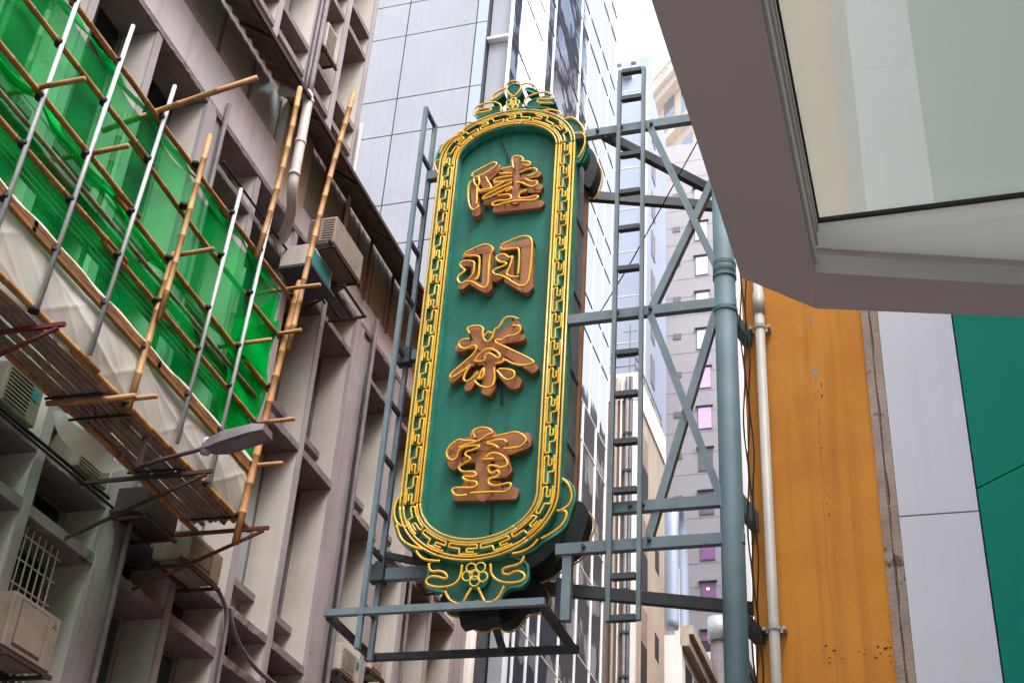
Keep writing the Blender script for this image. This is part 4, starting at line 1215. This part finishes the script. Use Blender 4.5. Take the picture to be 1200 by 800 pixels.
# rectangle of angle under the sign and its hangers
bar((-4.45, 9.0, 5.45), (-2.68, 9.0, 5.44), 0.05, 0.055)
bar((-4.5, 9.97, 5.45), (-2.68, 10.0, 5.45), 0.06, 0.055, 'steel_dark')
bar((-4.42, 9.02, 5.43), (-4.42, 9.96, 5.43), 0.05, 0.05, 'steel_dark')
bar((-2.71, 9.03, 5.43), (-2.71, 9.99, 5.43), 0.06, 0.05, 'steel_dark')
bar((-2.53, 9.05, 5.9), (-2.53, 9.05, 5.3), 0.07, 0.07)
bar((-3.3, 9.98, 5.44), (-3.28, 9.4, 5.7), 0.05, 0.05, 'steel_dark')
bar((-3.25, 9.02, 5.44), (-3.26, 9.3, 5.72), 0.05, 0.05, 'steel_dark')
bar((-2.69, 9.4, 5.45), (-2.69, 9.42, 5.8), 0.05, 0.05, 'steel_dark')
# guy wire
MB().tube([(-1.4, 9.3, 10.25), (-2.3, 9.9, 9.1)], 0.006, 5).build('guy_wire', 'wire', fr)
MB().tube([(-2.3, 9.9, 9.1), (-2.58, 10.0, 8.7)], 0.006, 5).build('guy_wire', 'wire', fr)
bar((-1.32, 9.1, 6.3), (-1.2, 9.72, 6.3), 0.06, 0.16, 'pole_paint', 'wall_tie')
bar((-1.32, 9.1, 5.35), (-1.2, 9.7, 5.35), 0.08, 0.1, 'steel_dark', 'wall_tie')
bar((-1.32, 9.1, 8.0), (-1.2, 9.7, 8.0), 0.08, 0.1, 'pole_paint', 'wall_tie')
for i in range(3):
    pts = [(-1.2 + 0.012 * i + 0.012 * math.sin(z * 7 + i * 2), 9.3 + 0.1 * i, z) for z in [4.2 + 0.12 * q for q in range(38)]]
    MB().tube(pts, 0.007, 6).build('cable', 'wire', fr, smooth=True)

# ================================================================== orange building on the right
ob = thing('orange_building', 'building end wall painted orange with white and green cladding beside it', 'building', (0, 9.7, 0))
WY = 9.7
block('wall', 'orange_wall', -1.24, -0.25, WY, 42.0, 0, 22.0, ob)
block('wall', 'brown_block', -0.25, 9.0, WY + 0.12, 42.0, 0, 22.0, ob)
block('movement_joint', 'beige_strip', -0.25, -0.19, WY - 0.03, WY + 0.12, 0, 16, ob)
block('movement_joint', 'beige_strip', -0.19, -0.175, WY + 0.02, WY + 0.12, 0, 16, ob)
jm = MB()
prev = None
for i in range(200):
    z = 16 * i / 199
    a = -0.176 + 0.006 * math.sin(z * 9) + random.uniform(-0.005, 0.005)
    cur = (a, z)
    if prev:
        jm.quad((prev[0], WY - 0.012, prev[1]), (-0.118, WY - 0.012, prev[1]), (-0.118, WY - 0.012, z), (a, WY - 0.012, z))
        jm.quad((prev[0], WY - 0.012, prev[1]), (a, WY - 0.012, z), (a, WY + 0.1, z), (prev[0], WY + 0.1, prev[1]))
    prev = cur
jm.build('mortar_edge', 'beige_strip', ob)
ZJ = [0.13, 2.0, 4.13, 6.255, 8.6, 10.9, 13.2, 15.5]
for a, b in zip(ZJ, ZJ[1:]):
    block('white_panel', 'white_panel', -0.115, 0.46, WY - 0.02, WY + 0.1, a + 0.006, b - 0.006, ob)
block('panel_backing', 'joint', -0.118, 0.47, WY + 0.0, WY + 0.11, 0.13, 15.5, ob)
# green panels on a wall that turns 45 degrees towards the street corner
for i, (s0, s1) in enumerate(((0.0, 1.25), (1.25, 2.5))):
    for a, b in zip(ZJ[:-1], ZJ[1:]):
        a2, b2 = a + 0.185, b + 0.185
        c = math.sqrt(0.5)
        p = Vector((0.47 + c * (s0 + 0.004), WY - 0.02 - c * (s0 + 0.004), 0))
        q = Vector((0.47 + c * (s1 - 0.004), WY - 0.02 - c * (s1 - 0.004), 0))
        nb = Vector((c, c, 0)) * 0.06
        mb = MB()
        lo, hi = a2 + 0.006, b2 - 0.006
        v = [p, q, q + nb, p + nb]
        k = [(x.x, x.y, lo) for x in v] + [(x.x, x.y, hi) for x in v]
        mb.v = k
        mb.f = [(0, 1, 5, 4), (1, 2, 6, 5), (2, 3, 7, 6), (3, 0, 4, 7), (4, 5, 6, 7), (3, 2, 1, 0)]
        mb.build('green_panel', 'green_panel', ob)
gb = MB()
c = math.sqrt(0.5)
gb.v = [(0.5, WY + 0.02, 0), (0.5 + 2.5 * c, WY + 0.02 - 2.5 * c, 0), (2.5, WY + 0.12, 0), (0.5, WY + 0.02, 15.6), (0.5 + 2.5 * c, WY + 0.02 - 2.5 * c, 15.6), (2.5, WY + 0.12, 15.6)]
gb.f = [(0, 1, 4, 3), (1, 2, 5, 4), (2, 0, 3, 5), (3, 4, 5), (2, 1, 0)]
gb.build('panel_backing', 'joint', ob)
dp = MB().tube([(-1.09, WY - 0.09, 0.13), (-1.085, WY - 0.09, 9.0)], 0.041, 16).build('drainpipe', 'pvc', ob, smooth=True)
MB().tube([(-1.085, WY - 0.09, 8.2), (-1.085, WY - 0.09, 8.42)], 0.049, 16).build('collar', 'pvc', dp, smooth=True)
for z in (8.05, 5.37, 2.7):
    MB().tube([(-1.087, WY - 0.09, z), (-1.087, WY - 0.09, z + 0.035)], 0.05, 16).build('clip', 'pvc', dp)
    for s in (-0.075, 0.075):
        block('screw', 'steel_pole', -1.087 + s - 0.012, -1.087 + s + 0.012, WY - 0.1, WY, z + 0.005, z + 0.03, dp)
    block('saddle', 'pvc', -1.17, -1.0, WY - 0.03, WY - 0.005, z + 0.006, z + 0.03, dp)
# hairline cracks and flaked paint standing in relief
rc = random.Random(11)
for (x0, z0, z1) in ((-0.66, 4.2, 7.3),):
    pts = []
    z = z0
    x = x0
    while z < z1:
        pts.append((x, WY - 0.001, z))
        x += rc.uniform(-0.006, 0.006)
        z += 0.06
    MB().tube(pts, 0.0009, 5).build('crack', 'frame_rust', ob)
def flake(x, z, w, h, material, n=22):
    poly = []
    for i in range(n):
        a = 2 * math.pi * i / n
        k = rc.uniform(0.35, 1.0)
        poly.append((x + w * k * math.cos(a), z + h * k * math.sin(a)))
    MB().prism(poly, WY - 0.004, WY + 0.01).build('flaked_patch', material, ob)
for x, z, w, h, m_ in ((-0.66, 7.62, 0.022, 0.12, 'beige_strip'), (-0.67, 8.15, 0.014, 0.09, 'beige_strip')):
    flake(x, z, w, h, m_)
for k in range(34):                             # blistered paint along a damp line and below the old flake
    if k < 20:
        x, z = rc.uniform(-0.75, -0.26), 5.2 + rc.gauss(0, 0.03) + (0.05 if rc.random() < 0.3 else 0)
        w, h = rc.uniform(0.006, 0.022), rc.uniform(0.004, 0.009)
    else:
        x, z = -0.64 + rc.gauss(0, 0.018), rc.uniform(6.3, 7.5)
        w, h = rc.uniform(0.003, 0.008), rc.uniform(0.006, 0.025)
    flake(x, z, w, h, rc.choice(('rack', 'beige_strip', 'frame_rust')), n=9)

# ================================================================== glass canopy overhead
cn = thing('glass_canopy', 'mauve brown steel canopy frame with a frosted glass roof overhead', 'canopy', (0.3, 4.5, 5.6))
S = 4.0 / 2.6                                   # set out at the eye's 2.6 m and scaled to 4 m above it
def CP(x, y, z):
    return (x * S, y * S, 1.6 + (z - 1.6) * S)
def plate(pts, th, name, material, parent):
    """horizontal polygon given in plan with thickness th upwards (pts counter-clockwise from above)"""
    mb = MB()
    n = len(pts)
    mb.v = [tuple(p) for p in pts] + [(p[0], p[1], p[2] + th) for p in pts]
    mb.f = [tuple(reversed(range(n))), tuple(range(n, 2 * n))]
    for i in range(n):
        j = (i + 1) % n
        mb.f.append((i, j, n + j, n + i))
    return mb.build(name, material, parent)
def lerp(a, b, t):
    return tuple(a[i] + (b[i] - a[i]) * t for i in range(3))
A0, A1 = CP(-0.535, 1.0, 4.2), CP(-0.45, 3.57, 4.2)          # outer edge of the side beam
B0, B1 = CP(-0.245, 1.0, 4.2), CP(-0.222, 3.59, 4.2)         # inner edge
C1, D1 = CP(-0.24, 3.79, 4.2), CP(1.75, 4.36, 4.2)           # outer edge of the end beam
E1 = CP(1.75, 4.22, 4.2)
plate([A0, B0, B1, C1, A1], 0.16, 'side_beam', 'canopy_paint', cn)
gz = 0.002
C1b = (C1[0] + 0.001, C1[1] - 0.0, C1[2])
plate([B1, E1, D1, C1b], 0.155, 'end_beam', 'canopy_paint', cn)
# inner lining of the end beam: upstand, shadow gap, upper strip and sloping tray under the glass
def vert(p, q, z0, z1, dy, name, material, th=0.02):
    p, q = Vector(p), Vector(q)
    mb = MB()
    d = (q - p).normalized()
    nn = Vector((d.y, -d.x, 0)) * th
    o_ = Vector((0, dy, 0))
    a, b = p + o_, q + o_
    vs = [a, b, b - nn, a - nn]
    mb.v = [(v.x, v.y, z0) for v in vs] + [(v.x, v.y, z1) for v in vs]
    mb.f = [(0, 1, 5, 4), (1, 2, 6, 5), (2, 3, 7, 6), (3, 0, 4, 7), (4, 5, 6, 7), (3, 2, 1, 0)]
    return mb.build(name, material, cn)
vert(B1, E1, 5.604, 5.715, -0.004, 'upstand', 'frosted')
vert(B1, E1, 5.70, 5.765, 0.008, 'shadow_gap', 'canopy_paint')
vert(B1, E1, 5.738, 5.9, 0.004, 'upstand', 'frosted')
tray = MB()
T0 = CP(-0.222, 3.592, 4.304); T1 = CP(1.75, 4.222, 4.304); G0 = CP(-0.222, 3.585, 4.4); G1 = CP(1.75, 3.6, 4.4)
tray.quad(T0, T1, G1, G0)
tray.quad(*[(p[0], p[1] + 0.02, p[2] + 0.02) for p in (G0, G1, T1, T0)])
tray.build('tray', 'frosted', cn)
MB().beam((G0[0], G0[1] - 0.012, G0[2]), (G1[0], G1[1] - 0.012, G1[2]), 0.02, 0.022).build('gasket', 'gasket', cn)
# glazing bead along the side beam
for off, z, m_, w_ in ((0.008, 5.69, 'canopy_white', 0.014), (0.02, 5.8, 'canopy_paint', 0.014), (0.03, 5.885, 'canopy_white', 0.01)):
    MB().beam((B0[0] + off, B0[1], z), (B1[0] + off, B1[1] - 0.02, z), w_, 0.1).build('glazing_bead', m_, cn)
MB().beam((B0[0] + 0.038, B0[1], 5.905), (B1[0] + 0.038, B1[1] - 0.03, 5.905), 0.012, 0.03).build('gasket', 'gasket', cn)
gl = plate([(B0[0] + 0.03, B0[1], 5.925), (G1[0], B0[1], 5.925), (G1[0], G1[1] + 0.01, 5.925), (G0[0] + 0.03, G0[1] + 0.01, 5.925)], 0.012, 'glass', 'frit_glass', cn)
# the side of the beam facing the street
plate([(A0[0] - 0.012, A0[1], 5.62), (A0[0], A0[1], 5.62), (A1[0], A1[1], 5.62), (A1[0] - 0.012, A1[1], 5.62)], 0.3, 'fascia', 'canopy_paint', cn)
# columns that carry it, behind the viewer
for x, y in ((-0.55, 0.2), (2.4, 0.2), (2.4, 6.3)):
    block('column', 'canopy_paint', x - 0.08, x + 0.08, y - 0.08, y + 0.08, 0.0, 5.61, cn)
plate([(A0[0], 0.05, 5.601), (B0[0], 0.05, 5.601), (B0[0], 1.54, 5.601), (A0[0], 1.54, 5.601)], 0.15, 'side_beam', 'canopy_paint', cn)

# ================================================================== glass and white-clad tower
gt = thing('glass_tower', 'tall tower of white cladding panels and mirror glass with white mullions', 'building', (-9, 24, 0))
GY = 24.0
block('core', 'clad_joint', -20, -9.56, GY + 0.03, 34.15, 0, 62, gt)
block('core', 'clad_joint', -9.56, -8.93, GY + 0.25, 34.15, 0, 62, gt)
block('core', 'mullion_dark', -8.93, -8.56, 26.0, 34.15, 0, 62, gt)
# white panels
XJ = [-20.0, -17.95, -15.93, -13.92, -11.92, -9.89, -9.56]
ZJ2 = []
z = 3.1
while z < 62:
    ZJ2.append(z); z += 1.28 if len(ZJ2) % 2 else 2.34
base = 26.26 - min(ZJ2, key=lambda q: abs(q - 26.26))
ZJ2 = [q + base for q in ZJ2]
for x0, x1 in zip(XJ, XJ[1:]):
    for z0, z1 in zip(ZJ2, ZJ2[1:]):
        if z1 < 8 or z0 > 44: continue
        o = block('cladding_panel', 'white_clad' if x1 < -9.7 else 'blue_clad', x0 + 0.018, x1 - 0.018, GY, GY + 0.06, z0 + 0.018, z1 - 0.018, gt)
# recessed white strip with ledges beside the corner
for i, z0 in enumerate([27.9 + 3.6 * (k - 6) for k in range(12)]):
    block('recess_panel', 'white_clad', -9.52, -8.9, GY + 0.18, GY + 0.25, z0 + 0.1, z0 + 3.58, gt)
    block('recess_ledge', 'mullion', -9.54, -8.89, GY - 0.0, GY + 0.25, z0, z0 + 0.08, gt)
# glass: levels of the two transoms of each storey
ZL = sorted([30.43 + 3.6 * k for k in range(-6, 6)] + [31.63 + 3.6 * k for k in range(-6, 6)])
ZL = [q for q in ZL if 8 < q < 50]
def glazed_side(x, ycuts, zcuts, cap=True):
    for y0, y1 in zip(ycuts, ycuts[1:]):
        for z0, z1 in zip(zcuts, zcuts[1:]):
            o = block('pane', 'tower_glass', x - 0.03, x - 0.008, y0 + 0.01, y1 - 0.01, z0 + 0.01, z1 - 0.01, gt)
            o.rotation_euler = (0, R(random.uniform(-0.12, 0.12)), R(random.uniform(-0.15, 0.15)))
    for y in ycuts:
        block('mullion', 'mullion', x - 0.03, x + 0.022, y - 0.018, y + 0.018, zcuts[0], zcuts[-1], gt)
    for z in zcuts:
        block('transom', 'mullion_dark' if z > 21.5 else 'mullion', x - 0.03, x + 0.01, ycuts[0], ycuts[-1], z - 0.014, z + 0.014, gt)
low = [q for q in ZL if q < 21.0]
high = [q for q in ZL if q > 20.5]
glazed_side(-8.5, [25.93, 26.34, 27.31, 28.16, 29.85, 31.37, 32.85, 34.1], low)
glazed_side(-8.5, [25.93, 26.69, 29.48, 30.44, 32.0, 33.1, 34.1], high)
glazed_side(-8.87, [24.03, 25.88], [q for q in ZL if q > 12])
for z0, z1 in zip(ZL, ZL[1:]):
    if z1 - z0 < 2: continue
    block('pane', 'tower_glass', -8.86, -8.54, 25.9, 25.93, z0 - 1.18, z1 - 0.02, gt)
block('corner_mullion', 'mullion', -8.56, -8.47, 25.86, 25.95, 8, 50, gt)
block('corner_mullion', 'mullion', -8.91, -8.84, 23.96, 24.04, 8, 50, gt)
block('corner_panel', 'white_clad', -8.86, -8.56, 25.84, 25.9, 8, 14.2, gt)

# ================================================================== beige walk-up block after the tower
bb = thing('beige_block', 'narrow beige apartment block with drainpipes on its front and small dark windows', 'building', (-8.1, 36, 0))
BXs = -8.02
block('wall', 'brown_front', -12, BXs - 0.02, 36.0, 40.4, 0, 24.2, bb)
block('side_wall', 'beige_tower', BXs - 0.02, BXs, 36.0, 40.4, 0, 24.0, bb)
block('parapet', 'pale_render', -12, BXs + 0.05, 35.95, 40.45, 23.6, 24.6, bb)
for x, r, m_ in ((-8.5, 0.03, 'pvc'), (-8.3, 0.07, 'grey_pipe'), (-8.2, 0.06, 'steel_dark'), (-8.66, 0.05, 'brown_front')):
    MB().tube([(x, 35.9, 0), (x, 35.9, 24.4)], r, 8).build('drainpipe', m_, bb, smooth=True)
for z in [8.0 + 1.3 * k for k in range(13)]:
    block('pipe_clip', 'steel_dark', -8.42, -8.14, 35.82, 36.0, z, z + 0.08, bb)
for k in range(8):
    z = 21.0 - 2.9 * k
    block('window', 'room_dark', BXs - 0.01, BXs + 0.008, 36.9, 37.75, z - 0.5, z + 0.8, bb)
    block('window', 'room_dark', BXs - 0.01, BXs + 0.008, 38.9, 39.5, z - 1.9, z - 1.1, bb)
    block('render_patch', 'brown_front', BXs - 0.01, BXs + 0.004, 36.9, 37.75, z + 0.85, z + 1.9, bb)
block('corner_strip', 'pale_render', BXs - 0.12, BXs + 0.012, 35.97, 36.2, 0, 23.6, bb)
for z in (24.95, 25.3):
    rl = MB()
    rl.tube([(-10, 36.1, z), (-8.1, 36.1, z), (-8.1, 40.3, z)], 0.025, 6)
    rl.build('roof_rail', 'grey_pipe', bb)
for x, y in ((-9.2, 36.1), (-8.1, 36.1), (-8.1, 37.5), (-8.1, 39), (-8.1, 40.3)):
    MB().tube([(x, y, 24.5), (x, y, 25.35)], 0.025, 6).build('roof_post', 'grey_pipe', bb)
MB().tube([(-8.5, 37, 24.5), (-8.5, 37, 27.2)], 0.02, 6).build('aerial', 'grey_pipe', bb)
MB().beam((-8.75, 37, 26.9), (-8.25, 37, 26.9), 0.02, 0.02).build('aerial', 'grey_pipe', bb)

# ================================================================== low shophouses farther down the street
sh = thing('shophouse', 'cream shophouse with a timber cornice, rooftop ducts and a grey vent pipe', 'building', (-8.0, 44, 0))
block('wall', 'pale_render', -12, -7.95, 43.0, 52.0, 0, 18.5, sh)
block('cornice', 'beige_tower', -8.0, -7.55, 43.0, 52.0, 18.5, 18.8, sh)
block('cornice', 'beige_tower', -8.0, -7.7, 43.0, 52.0, 18.1, 18.5, sh)
for k in range(5):
    y = 43.6 + k * 1.7
    for z in (16.0, 12.8, 9.6):
        w_ = block('window', 'room_dark', -7.96, -7.93, y, y + 1.2, z, z + 1.7, sh)
        block('sill', 'beige_tower', -7.96, -7.78, y - 0.1, y + 1.3, z - 0.15, z - 0.03, sh)
for y0, y1, z1, m_ in ((43.4, 44.6, 21.6, 'pale_render'), (45.0, 46.3, 20.4, 'white_clad'), (47, 49, 20.0, 'grey_tile')):
    block('roof_room', m_, -11, -8.3, y0, y1, 18.8, z1, sh)
MB().tube(smooth_path([(-8.3, 43.2, 18.8), (-8.3, 43.2, 23.4), (-8.3, 44.2, 24.0), (-8.3, 45.2, 23.4), (-8.3, 45.2, 19)]), 0.22, 10).build('duct', 'blue_clad', sh, smooth=True)
MB().tube([(-7.55, 48.5, 6), (-7.55, 48.5, 20.4)], 0.32, 14).build('vent_pipe', 'grey_pipe', sh, smooth=True)
MB().tube([(-7.55, 48.5, 20.3), (-7.55, 48.5, 21.2)], 0.42, 14).build('vent_cowl', 'steel_pole', sh, smooth=True)
sh2 = thing('stained_block', 'pale stained low block with a black mouldy parapet beyond the vent pipe', 'building', (-8, 55, 0))
block('wall', 'pale_render', -12, -7.6, 54.0, 62.0, 0, 22.0, sh2)
block('parapet', 'room_dark', -12, -7.5, 54.0, 62.0, 22.0, 22.5, sh2)
for k in range(4):
    for z in (18.5, 15.0, 11.5):
        block('window', 'room_dark', -7.61, -7.57, 54.6 + 1.9 * k, 55.9 + 1.9 * k, z, z + 1.6, sh2)

# ================================================================== towers far off
tw = thing('blue_tower', 'pale blue clad tower with narrow side windows and a cleaning gondola rail on top', 'building', (-14, 60, 0))
block('wall', 'blue_clad', -24, -12.98, 60.0, 66.0, 0, 61.6, tw)
block('edge_pier', 'pale_render', -13.3, -12.96, 59.94, 60.3, 0, 61.0, tw)
for k in range(14):
    block('window', 'room_grey', -12.99, -12.94, 61.6, 62.6, 20 + 2.9 * k, 21.8 + 2.9 * k, tw)
for z in [14 + 3.1 * k for k in range(16)]:
    block('seam', 'mullion', -24, -13.35, 59.98, 60.05, z, z + 0.05, tw)
block('roof_plant', 'blue_clad', -13.6, -13.0, 60.3, 62, 61.6, 63.6, tw)
block('gondola_arm', 'grey_tile', -15.2, -13.6, 59.6, 59.9, 62.6, 62.9, tw)
block('gondola', 'blue_clad', -14.5, -13.9, 59.5, 60.1, 61.6, 62.5, tw)

gr = thing('grey_tower', 'grey tiled hotel tower with one column of square windows, some lit purple', 'building', (-12, 70, 0))
GTY = 70.0
block('wall', 'grey_tile', -24, -10.32, GTY, 80, 0, 64.5, gr)
for z in [12 + 1.415 * k for k in range(37)]:
    block('tile_course', 'course_line', -24, -10.33, GTY - 0.012, GTY + 0.02, z, z + 0.03, gr)
for k in range(16):
    z = 60.2 - 2.83 * k - 1.3
    kind = 'blind_white' if k < 5 else ('purple_lit' if k in (5, 6) else ('room_grey' if k in (7, 8) else 'purple_room'))
    w_ = block('window', 'room_grey', -11.86, -10.98, GTY - 0.03, GTY + 0.02, z - 0.06, z + 1.5, gr)
    block('pane', kind, -11.8, -11.02, GTY - 0.05, GTY - 0.031, z, z + 1.4, w_)
    block('hood', 'room_grey', -11.95, -10.9, GTY - 0.15, GTY, z + 1.5, z + 1.55, gr)
    if kind == 'purple_room':
        block('lamp', 'warm_lamp', -11.5, -11.36, GTY - 0.07, GTY - 0.052, z + 1.0, z + 1.12, w_)
    v = block('vent', 'room_grey', -13.3, -12.8, GTY - 0.04, GTY + 0.01, z + 0.9, z + 1.3, gr)

ot = thing('cornice_tower', 'cream classical tower top with heavy cornice and balustrade seen at an angle', 'building', (-14, 88, 0))
ot.rotation_euler = (0, 0, R(-47))
bpy.context.view_layer.update()
def oblock(name, material, x0, x1, y0, y1, z0, z1, parent=None):
    """box in the tower's own turned frame"""
    o = bpy.data.objects.new(name, None) if False else block(name, material, x0, x1, y0, y1, z0, z1)
    o.parent = parent or ot
    return o
oblock('wall', 'cream_tower', -16, 2, 0, 12, 0, 90)
for z, d, h, m_ in ((90, 0.9, 1.0, 'cream_tower'), (91, 1.3, 0.7, 'pale_render'), (84.5, 0.7, 0.8, 'cream_tower'), (77.5, 0.6, 0.8, 'cream_tower'), (71, 0.6, 0.7, 'cream_tower')):
    oblock('cornice', m_, -16 - d, 2 + d, -d, 12 + d, z, z + h)
for k in range(24):
    oblock('baluster', 'pale_render', -16 + k * 0.78, -15.6 + k * 0.78, -0.9, -0.5, 91.7, 93.2)
oblock('handrail', 'pale_render', -16.2, 2.4, -1.0, -0.4, 93.2, 93.5)
for k in range(6):
    for z in (86, 79, 72.3, 66, 60, 54):
        oblock('window', 'far_glass', -15 + k * 2.9, -13.3 + k * 2.9, -0.06, 0.02, z, z + 4.2)

# ================================================================== the other side of the street, mirrored in the glass
rb_ = thing('brown_office_row', 'grey brown office row across the street reflected in the mirror glass', 'building', (2, 50, 0))
block('wall', 'brown_block', -1.2, 10, 55.5, 84, 0, 38, rb_)
block('wall', 'clad_joint', -1.19, 10, 42.3, 55.5, 0, 66, rb_)
for z in [38 + 3.3 * k for k in range(8)]:
    for y in [43 + 3.4 * k for k in range(4)]:
        block('window', 'far_glass', -1.24, -1.18, y, y + 2.6, z, z + 1.9, rb_)
for z in [4 + 3.3 * k for k in range(10)]:
    for y in [43 + 3.4 * k for k in range(12)]:
        block('window', 'pane_dark', -1.24, -1.19, y, y + 2.2, z, z + 1.7, rb_)

# street behind the viewer: unseen walls added to close off half the sky
nb = thing('unseen_neighbour_block', 'unseen plain grey office block with small windows, added to shade the street', 'building', (-9, -20, 0))
block('wall', 'cream_wall', -18, -8.6, -50, 2.9, 0, 16, nb)
for z in [5 + 3.2 * k for k in range(3)]:
    for y in [-48 + 2.6 * k for k in range(19)]:
        block('window', 'pane_teal', -8.63, -8.57, y, y + 1.7, z, z + 1.7, nb)
cb = thing('unseen_canopy_building', 'unseen grey building on the right by the glass canopy, added to shade the street', 'building', (6, -10, 0))
block('wall', 'cream_wall', 2.75, 14, -50, 6.4, 0, 18, cb)  # height set for the shade it throws on the street
for z in [7.5 + 3.2 * k for k in range(3)]:
    for y in [-48 + 2.8 * k for k in range(19)]:
        block('window', 'pane_grey', 2.72, 2.78, y, y + 1.8, z, z + 1.8, cb)
